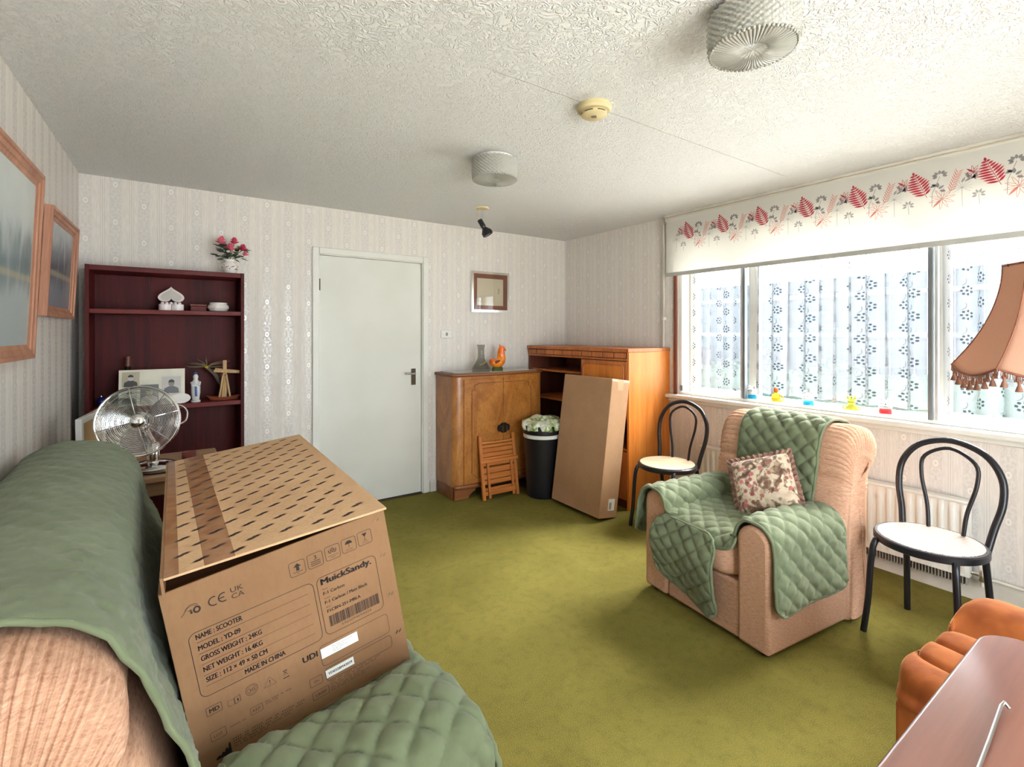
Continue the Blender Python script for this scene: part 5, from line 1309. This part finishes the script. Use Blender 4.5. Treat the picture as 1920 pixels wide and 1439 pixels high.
# lid panel, its left edge sprung up a little
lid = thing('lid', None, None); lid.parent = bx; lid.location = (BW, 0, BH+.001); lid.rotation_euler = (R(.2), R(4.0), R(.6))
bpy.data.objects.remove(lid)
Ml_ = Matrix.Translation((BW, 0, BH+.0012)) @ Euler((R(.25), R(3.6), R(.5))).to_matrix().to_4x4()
m = MB().box((-BW+.015, -.012, 0), (.004, BL-.01, t_), M=Ml_); lid = m.build('lid', W['cardlit'], bx, bevel=.0015)
m = MB(); m.box((-BW+.009, -.008, -.034), (-BW+.0145, BL-.02, t_), M=Ml_); m.build('lid_flap', W['card'], bx)
# lid print: staggered slashed marks
Mt = Ml_ @ Matrix.Translation((-BW+.015, 0, t_+.0005))
A = np.array([.0727, -.013]); B = np.array([.037, .0445])
pm = MB(); s_ = .018
for k, (dy, l) in enumerate(((-.0072, .5), (-.0024, 1.), (.0024, 1.), (.0072, .5))):
    a = [(-s_*l, dy-.0021), (s_*l*.7, dy-.0021), (s_*l, dy+.0021), (-s_*l*.7, dy+.0021)]
    pm.flat([(x+y*.8, y+x*.18) for x, y in a], Matrix())
mk = pm.build('printed_mark', W['inkm'], lid); first = True
for i in range(-20, 30):
    for j in range(-10, 34):
        p = np.array([.036, .19])+A*i+B*j
        if .016 < p[0] < BW-.036 and .012 < p[1] < BL-.035:
            if first: c = mk; first = False
            else: c = mk.copy(); COL.objects.link(c)
            c.matrix_local = Mt @ Matrix.Translation((p[0], p[1], 0))
TPE = simple('brown_tape', C3(160, 112, 74), .18, var=C3(174, 130, 92), vscale=20)
Mtp = Ml_ @ Matrix.Translation((-BW+.015, 0, t_+.0002))
m = MB(); m.flat([(.075, -.012), (.135, -.012), (.118, BL-.01), (.052, BL-.01)], Mtp); m.build('lid_tape', TPE, lid)
m = MB(); m.flat([(.0, -.012), (.028, -.012), (.022, BL-.01), (.0, BL-.01)], Mtp); m.build('edge_tape', TPE, lid)
# printed end: local x across, z up
Mf_ = Matrix(((1, 0, 0, 0), (0, 0, -1, -.0006), (0, 1, 0, 0), (0, 0, 0, 1)))
ib = MB(); fb = MB()
def rr(mb, x0, y0, x1, y1, r, w): stroke(mb, rrect(x0, y0, x1, y1, r), w, Mf_, True)
for k, cx in enumerate((.270, .3125, .355, .3965, .4385)):
    cy = .3745+.002*k; rr(ib, cx-.018, cy-.018, cx+.018, cy+.018, .0055, .0011)
    if k == 0:
        ib.flat([(cx-.003, cy-.006), (cx+.004, cy-.006), (cx+.004, cy+.004), (cx+.0095, cy+.004), (cx+.0005, cy+.0125), (cx-.0085, cy+.004), (cx-.003, cy+.004)], Mf_)
        stroke(ib, [(cx-.011, cy-.009), (cx+.011, cy-.009)], .0012, Mf_); text(ib, 'UP', cx-.0025, cy-.0145, .005, Mf_)
    elif k == 1:
        text(ib, '3', cx-.003, cy+.002, .0068, Mf_, height=.0105)
        for q in range(3): stroke(ib, [(cx-.0115, cy-.002-.0048*q), (cx+.0115, cy-.002-.0048*q)], .0016, Mf_)
    elif k == 2:
        stroke(ib, [(cx+.0048*math.cos(TAU*i/16), cy+.006+.0048*math.sin(TAU*i/16)) for i in range(16)], .0014, Mf_, True)
        stroke(ib, [(cx-.0048, cy+.006), (cx+.0048, cy+.006)], .001, Mf_); stroke(ib, [(cx, cy+.001), (cx, cy+.011)], .001, Mf_)
        for s in (-1, 1): stroke(ib, [(cx+s*.009, cy+.008), (cx+s*.0085, cy+.002), (cx+s*.004, cy-.001)], .002, Mf_)
        text(ib, 'PLEASE RECYCLE', cx-.0125, cy-.009, .025, Mf_, height=.0028); text(ib, 'THIS BOX', cx-.0065, cy-.0135, .013, Mf_, height=.0026)
    elif k == 3:
        ib.flat([(cx-.009, cy+.003), (cx+.009, cy+.003)]+[(cx+.009*math.cos(PI*i/10), cy+.003+.0085*math.sin(PI*i/10)) for i in range(1, 10)], Mf_)
        stroke(ib, [(cx, cy+.004), (cx, cy-.006), (cx-.003, cy-.0065)], .0011, Mf_); text(ib, 'KEEP DRY', cx-.009, cy-.0135, .018, Mf_, height=.0028)
    else:
        ib.flat([(cx-.0015, cy+.004), (cx+.0015, cy+.004), (cx+.0065, cy+.012), (cx-.0065, cy+.012)], Mf_)
        stroke(ib, [(cx, cy+.005), (cx, cy-.006)], .0011, Mf_); stroke(ib, [(cx-.004, cy-.0065), (cx+.004, cy-.0065)], .0012, Mf_); text(ib, 'FRAGILE', cx-.0075, cy-.0135, .015, Mf_, height=.0028)
rr(ib, .305, .176, .4555, .328, .014, .0013)
text(ib, 'MuickSandy.', .314, .3075, .127, Mf_, height=.0155, bold=.055)
text(fb, 'Name:', .3155, .294, .013, Mf_, height=.0038); text(ib, 'F-1 Carbon', .3155, .2805, .052, Mf_, height=.0078, bold=.03)
text(fb, 'Variant:', .3155, .2695, .0155, Mf_, height=.0038); text(ib, 'F-1 Carbon / Matt Black', .3155, .2565, .108, Mf_, height=.0078, bold=.03)
text(fb, 'SKU', .3165, .2455, .0095, Mf_, height=.0038); text(ib, 'F1CBN-251-MBLA', .317, .2325, .084, Mf_, height=.0078, bold=.03)
rs = random.Random(8); x = .318
while x < .447:
    w = rs.choice([.0007, .0012, .0018, .0026]); ib.flat([(x, .1945), (x+w, .1945), (x+w, .2225), (x, .2225)], Mf_); x += w+rs.choice([.0007, .001, .0016])
text(fb, '5465094694424', .345, .1845, .077, Mf_, height=.006)
rr(ib, .034, .174, .2965, .326, .015, .0013)
for k, zz in enumerate((.3015, .2745, .2485, .222, .197)): stroke(fb if k > 1 else ib, [(.047, zz), (.2815, zz)], .0008, Mf_)
for s, x0, x1, zz in (('NAME : SCOOTER', .047, .138, .3085), ('MODEL : YD-09', .047, .130, .282), ('GROSS WEIGHT : 24KG', .048, .170, .2565), ('NET WEIGHT : 16.4KG', .048, .167, .2305), ('SIZE : 112 × 49 × 50 CM', .049, .173, .2055), ('MADE IN CHINA', .122, .2085, .181)):
    text(ib, s, x0, zz, x1-x0, Mf_, height=.0115, bold=.03)
# circular swoosh logo, CE and UKCA marks
stroke(ib, [(.030, .371), (.036, .376), (.042, .3855), (.05, .3905), (.058, .390), (.064, .386)], .0012, Mf_)
stroke(ib, [(.038, .379), (.046, .387), (.055, .388), (.061, .384)], .0009, Mf_)
ib.flat([(.042, .3785), (.0515, .3800), (.0505, .3765), (.0475, .3775)], Mf_); ib.flat([(.0475, .3765), (.052, .3755), (.0515, .370), (.048, .3705)], Mf_)
stroke(ib, [(.0605+.0055*math.cos(TAU*i/18), .3755+.0062*math.sin(TAU*i/18)) for i in range(18)], .0036, Mf_, True)
def arc(cx, cy, r, a0, a1, w): stroke(ib, [(cx+r*math.cos(R(a0+(a1-a0)*k/16)), cy+r*math.sin(R(a0+(a1-a0)*k/16))) for k in range(17)], w, Mf_)
arc(.0935, .3785, .0098, 65, 295, .0026); arc(.1125, .3785, .0098, 65, 295, .0026); stroke(ib, [(.1035, .3785), (.114, .3785)], .0024, Mf_)
text(ib, 'UK', .1275, .3805, .0255, Mf_, height=.0115); text(ib, 'CA', .1275, .3655, .0255, Mf_, height=.0115)
text(ib, 'UDI', .2415, .1375, .034, Mf_, height=.0145, bold=.04)
rr(ib, .2835, .1035, .459, .1575, .009, .001); rr(ib, .2855, .062, .459, .0955, .009, .001)
rr(ib, .2475, .0675, .277, .0885, .002, .0009); text(fb, 'SN', .257, .0745, .011, Mf_, height=.0065)
rr(ib, .2485, .0325, .287, .0525, .002, .0009); text(ib, 'UKRP', .255, .0385, .026, Mf_, height=.0075)
for k in range(5): text(fb, 'llll lll lllll ll lllll lll llll', .292, .056-.0058*k, (.13, .118, .075, .1, .085)[k], Mf_, height=.0032)
rr(fb, .0365, .1285, .0665, .148, .002, .0011); text(ib, 'MD', .042, .1335, .019, Mf_, height=.0095, bold=.03)
stroke(fb, [(.078, .127), (.078, .1405), (.0905, .139), (.0905, .1255), (.078, .127)], .0009, Mf_); stroke(ib, [(.0915, .1255), (.0915, .1405), (.1035, .142), (.1035, .1275), (.0915, .1255)], .0010, Mf_); text(ib, 'i', .0965, .13, .0022, Mf_, height=.007, bold=.04)
stroke(fb, [(.128+.0125*math.cos(TAU*i/24), .139+.0125*math.sin(TAU*i/24)) for i in range(24)], .001, Mf_, True); stroke(fb, [(.128+.009*math.cos(TAU*i/24), .139+.009*math.sin(TAU*i/24)) for i in range(24)], .0008, Mf_, True); text(fb, '30', .122, .1345, .012, Mf_, height=.008)
stroke(ib, [(.152, .127), (.1665, .1475), (.1795, .126)], .0009, Mf_, True); text(ib, '!', .1652, .1305, .0018, Mf_, height=.0095)
stroke(ib, [(.1965, .1335), (.205, .144)], .001, Mf_); stroke(ib, [(.205, .1335), (.1965, .144)], .001, Mf_); stroke(ib, [(.197, .144), (.2055, .144)], .0014, Mf_); stroke(ib, [(.194, .126), (.208, .126)], .0018, Mf_)
rr(fb, .0345, .0675, .0645, .088, .002, .001); text(fb, 'LOT', .0405, .0735, .017, Mf_, height=.0075); text(fb, 'llllllll lll', .0735, .0775, .031, Mf_, height=.0036)
rr(fb, .1165, .0795, .142, .0965, .002, .0009); text(fb, 'REP', .121, .0845, .0165, Mf_, height=.0065)
for k in range(2): text(fb, 'lll lllll ll llll', .1495, .092-.0055*k, (.056, .026)[k], Mf_, height=.0034)
for k in range(4): text(fb, 'llll ll lllll lll ll llllll llll', .0735, .0475-.0065*k, (.155, .15, .12, .07)[k], Mf_, height=.0036)
ib.flat([(.036, .021), (.067, .021), (.067, .046), (.064, .046), (.062, .034), (.057, .038), (.054, .03), (.05, .033), (.046, .027), (.042, .029), (.036, .025)], Mf_)
ib.build('black_lettering', W['ink'], bx); fb.build('faded_lettering', W['inkl'], bx)
s1 = MB().box((.2845, -.0012, .1245), (.3765, -.0004, .1500)).build('white_sticker', W['paper'], bx)
m = MB(); Ms_ = Matrix.Translation((0, -.0008, 0)) @ Mf_
for k in range(4): text(m, 'lll llll lllllll llll', .313, .1435-.0048*k, (.05, .028, .036, .02)[k], Ms_, height=.0028)
m.build('sticker_text', simple('grey_print', C3(140, 140, 140), .7), s1)
s2 = MB().box((.2865, -.0012, .0705), (.3565, -.0004, .0905)).build('white_sticker', W['paper'], bx)
m = MB(); text(m, 'YD0328M42039', .2915, .0772, .06, Ms_, height=.0065, bold=.03); m.build('serial_number', W['ink'], s2)
for x, z in ((.477, .417), (.4765, .317), (.479, .2045), (.4815, .094), (.4835, .006)):
    m = MB()
    for d in (-.0045, .0045): m.tube([(x+d-.003, -.0012, z-.004), (x+d+.003, -.0012, z+.004)], .0011, 6)
    m.build('staple', W['chrome'], bx)

# ------------------------------------------------------------------ orange chair, table and lamp at the right edge
oc = thing('orange_velvet_chair', 'low orange velvet chair with channelled seat beside the polished table', 'armchair', (1.745, .56, -.0), R(-9))
OD, OWd = .62, .52
MB().box((.012, -OWd+.01, .04), (OD-.01, -.01, .315)).build('chair_base', W['orange'], oc, bevel=.012)
oprof = [(.0, .32), (-.006, .36), (.004, .402), (.03, .420), (.07, .424), (.105, .418), (.122, .402), (.14, .420), (.185, .430), (.225, .426), (.242, .408), (.26, .428), (.305, .440), (.345, .434), (.362, .424), (.380, .44), (.405, .478), (.45, .508), (.51, .512), (.565, .49), (.59, .44), (.59, .33), (.3, .318)]
loft_back(oprof, -OWd, 0., (.3, .38), .0, 20, N=260, zp=.3).build('channelled_seat', W['orange'], oc, smooth=True, angle=180)
for x, y in ((.05, -.05), (.05, -OWd+.05), (OD-.05, -.05), (OD-.05, -OWd+.05)): MB().lathe([(0, 0), (.018, 0), (.022, .04), (0, .04)], 12, c=(x, y, 0)).build('foot', W['black'], oc)

pt = thing('polished_table', 'worn polished reddish wooden table top in the near right corner', 'table', (1.02, -.06, 0))
TT = .75
def ttop(off=0.): return rrect(-.50-off, -.36-off, .445+off, .352+off, .07, 8)
MB().prism(ttop(), TT-.024, TT).build('table_top', W['tabletop'], pt, bevel=.006, segs=3)
MB().prism(rrect(-.44, -.30, .385, .29, .03), TT-.11, TT-.0245).build('table_apron', W['tabletop'], pt)
for x, y in ((-.40, -.26), (-.40, .25), (.345, -.26), (.345, .25)): MB().lathe([(0, 0), (.018, 0), (.022, .02), (.018, .05), (.026, .3), (.03, .55), (.024, .58), (.032, .6), (.032, TT-.111), (0, TT-.111)], 20, c=(x, y, 0)).build('leg', W['tabletop'], pt, smooth=True)
rd = [(1.170, .203, TT+.004), (1.172, .210, TT+.010), (1.160, .2115, TT+.0085), (1.05, .205, TT+.006), (.9, .197, TT+.0055), (.62, .182, TT+.0055)]
tag(MB().tube(rd, .0026, 10).build('metal_rod', W['steel'], smooth=True), 'thin steel rod with hooked end lying on the polished table', 'rod')

lm = thing('standard_lamp', 'standard lamp with pink fringed bell shade before the window', 'lamp', (2.63, .355, 0))
def shade_mat():
    t = NT('pink_lampshade'); n = t.noise(t.co('Object', (1, 1, 1)), 220, 3)
    c = t.mix(n, C3(238, 200, 176), C3(228, 186, 160)); tl = t.n('ShaderNodeBsdfTranslucent'); df = t.n('ShaderNodeBsdfDiffuse'); t.put(tl.inputs[0], c); t.put(df.inputs[0], c)
    m = t.n('ShaderNodeMixShader'); m.inputs[0].default_value = .5; t.t.links.new(tl.outputs[0], m.inputs[1]); t.t.links.new(df.outputs[0], m.inputs[2]); t.surf(m.outputs[0]); return t.mat
SHM = shade_mat(); TRM = simple('brown_trim', C3(150, 92, 70), .8); FRM = simple('tassel_brown', C3(150, 104, 84), .85)
zt, zb, NP = 1.645, 1.265, 6
def shade(u, v):
    k = u*NP; f = k-int(k); a0 = R(100)+TAU*int(k)/NP; a1 = a0+TAU/NP
    r = .118+.130*(v**1.9)+.016*v*v*v
    p = np.array([math.cos(a0), math.sin(a0)])*(1-f)+np.array([math.cos(a1), math.sin(a1)])*f
    p = p*(1-.02*math.sin(PI*f)*v); l = np.linalg.norm(p); p = p/l*(.35+.65*l)
    z = zt+(zb-zt)*v-.032*math.sin(PI*f)*v**4
    return (p[0]*r, p[1]*r, z)
MB().grid(shade, NP*12, 24, cu=True).build('lamp_shade', SHM, lm, smooth=True, angle=80, solid=.0015)
for k in range(NP): MB().tube([tuple(np.array(shade(k/NP, j/16))*np.array([1.004, 1.004, 1])) for j in range(17)], .0028, 6).build('shade_seam', TRM, lm, smooth=True)
for v in (0, 1): MB().tube([shade(i/96, v) for i in range(96)], .0042, 6, closed=True).build('shade_trim', TRM, lm, smooth=True)
fg = MB(); rs = random.Random(6)
for k in range(260):
    x, y, z = shade(k/260, 1); fg.tube([(x, y, z-.003), (x+rs.uniform(-.003, .003), y+rs.uniform(-.003, .003), z-.022-rs.uniform(0, .006))], .0014, 4)
tag(fg.build('fringe', FRM, lm), None, kind='stuff')
tsl = MB().lathe([(0, 0), (.003, -.001), (.0045, -.008), (.0035, -.012), (.0065, -.02), (.011, -.036), (0, -.038)], 10)
t0 = None
for k in range(42):
    x, y, z = shade((k+.5)/42, 1)
    if t0 is None: t0 = tsl.build('tassel', FRM, lm, smooth=True, loc=(x, y, z-.02))
    else:
        c = t0.copy(); COL.objects.link(c); c.location = (x, y, z-.02)
LW = wood('lamp_stand_wood', C3(110, 62, 36), C3(140, 84, 50), 'z', 1, .35)
MB().lathe([(0, .0), (.14, 0), (.145, .01), (.14, .028), (.09, .04), (.035, .06), (.022, .09), (.026, .2), (.018, .24), (.02, .7), (.028, .74), (.018, .78), (.017, 1.25), (.024, 1.28), (.012, 1.3), (.01, 1.34)], 28).build('lamp_stand', LW, lm, smooth=True)
MB().lathe([(.012, 1.3405), (.016, 1.345), (.016, 1.40), (.01, 1.41), (.028, 1.45), (.03, 1.48), (.02, 1.515), (0, 1.525)], 20).build('lamp_bulb', W['paper'], lm, smooth=True)
m = MB()
for k in range(3): m.tube([(.0, 0, 1.53), (.115*math.cos(TAU*k/3), .115*math.sin(TAU*k/3), zt)], .002, 6)
m.build('shade_carrier', W['bronze'], lm)
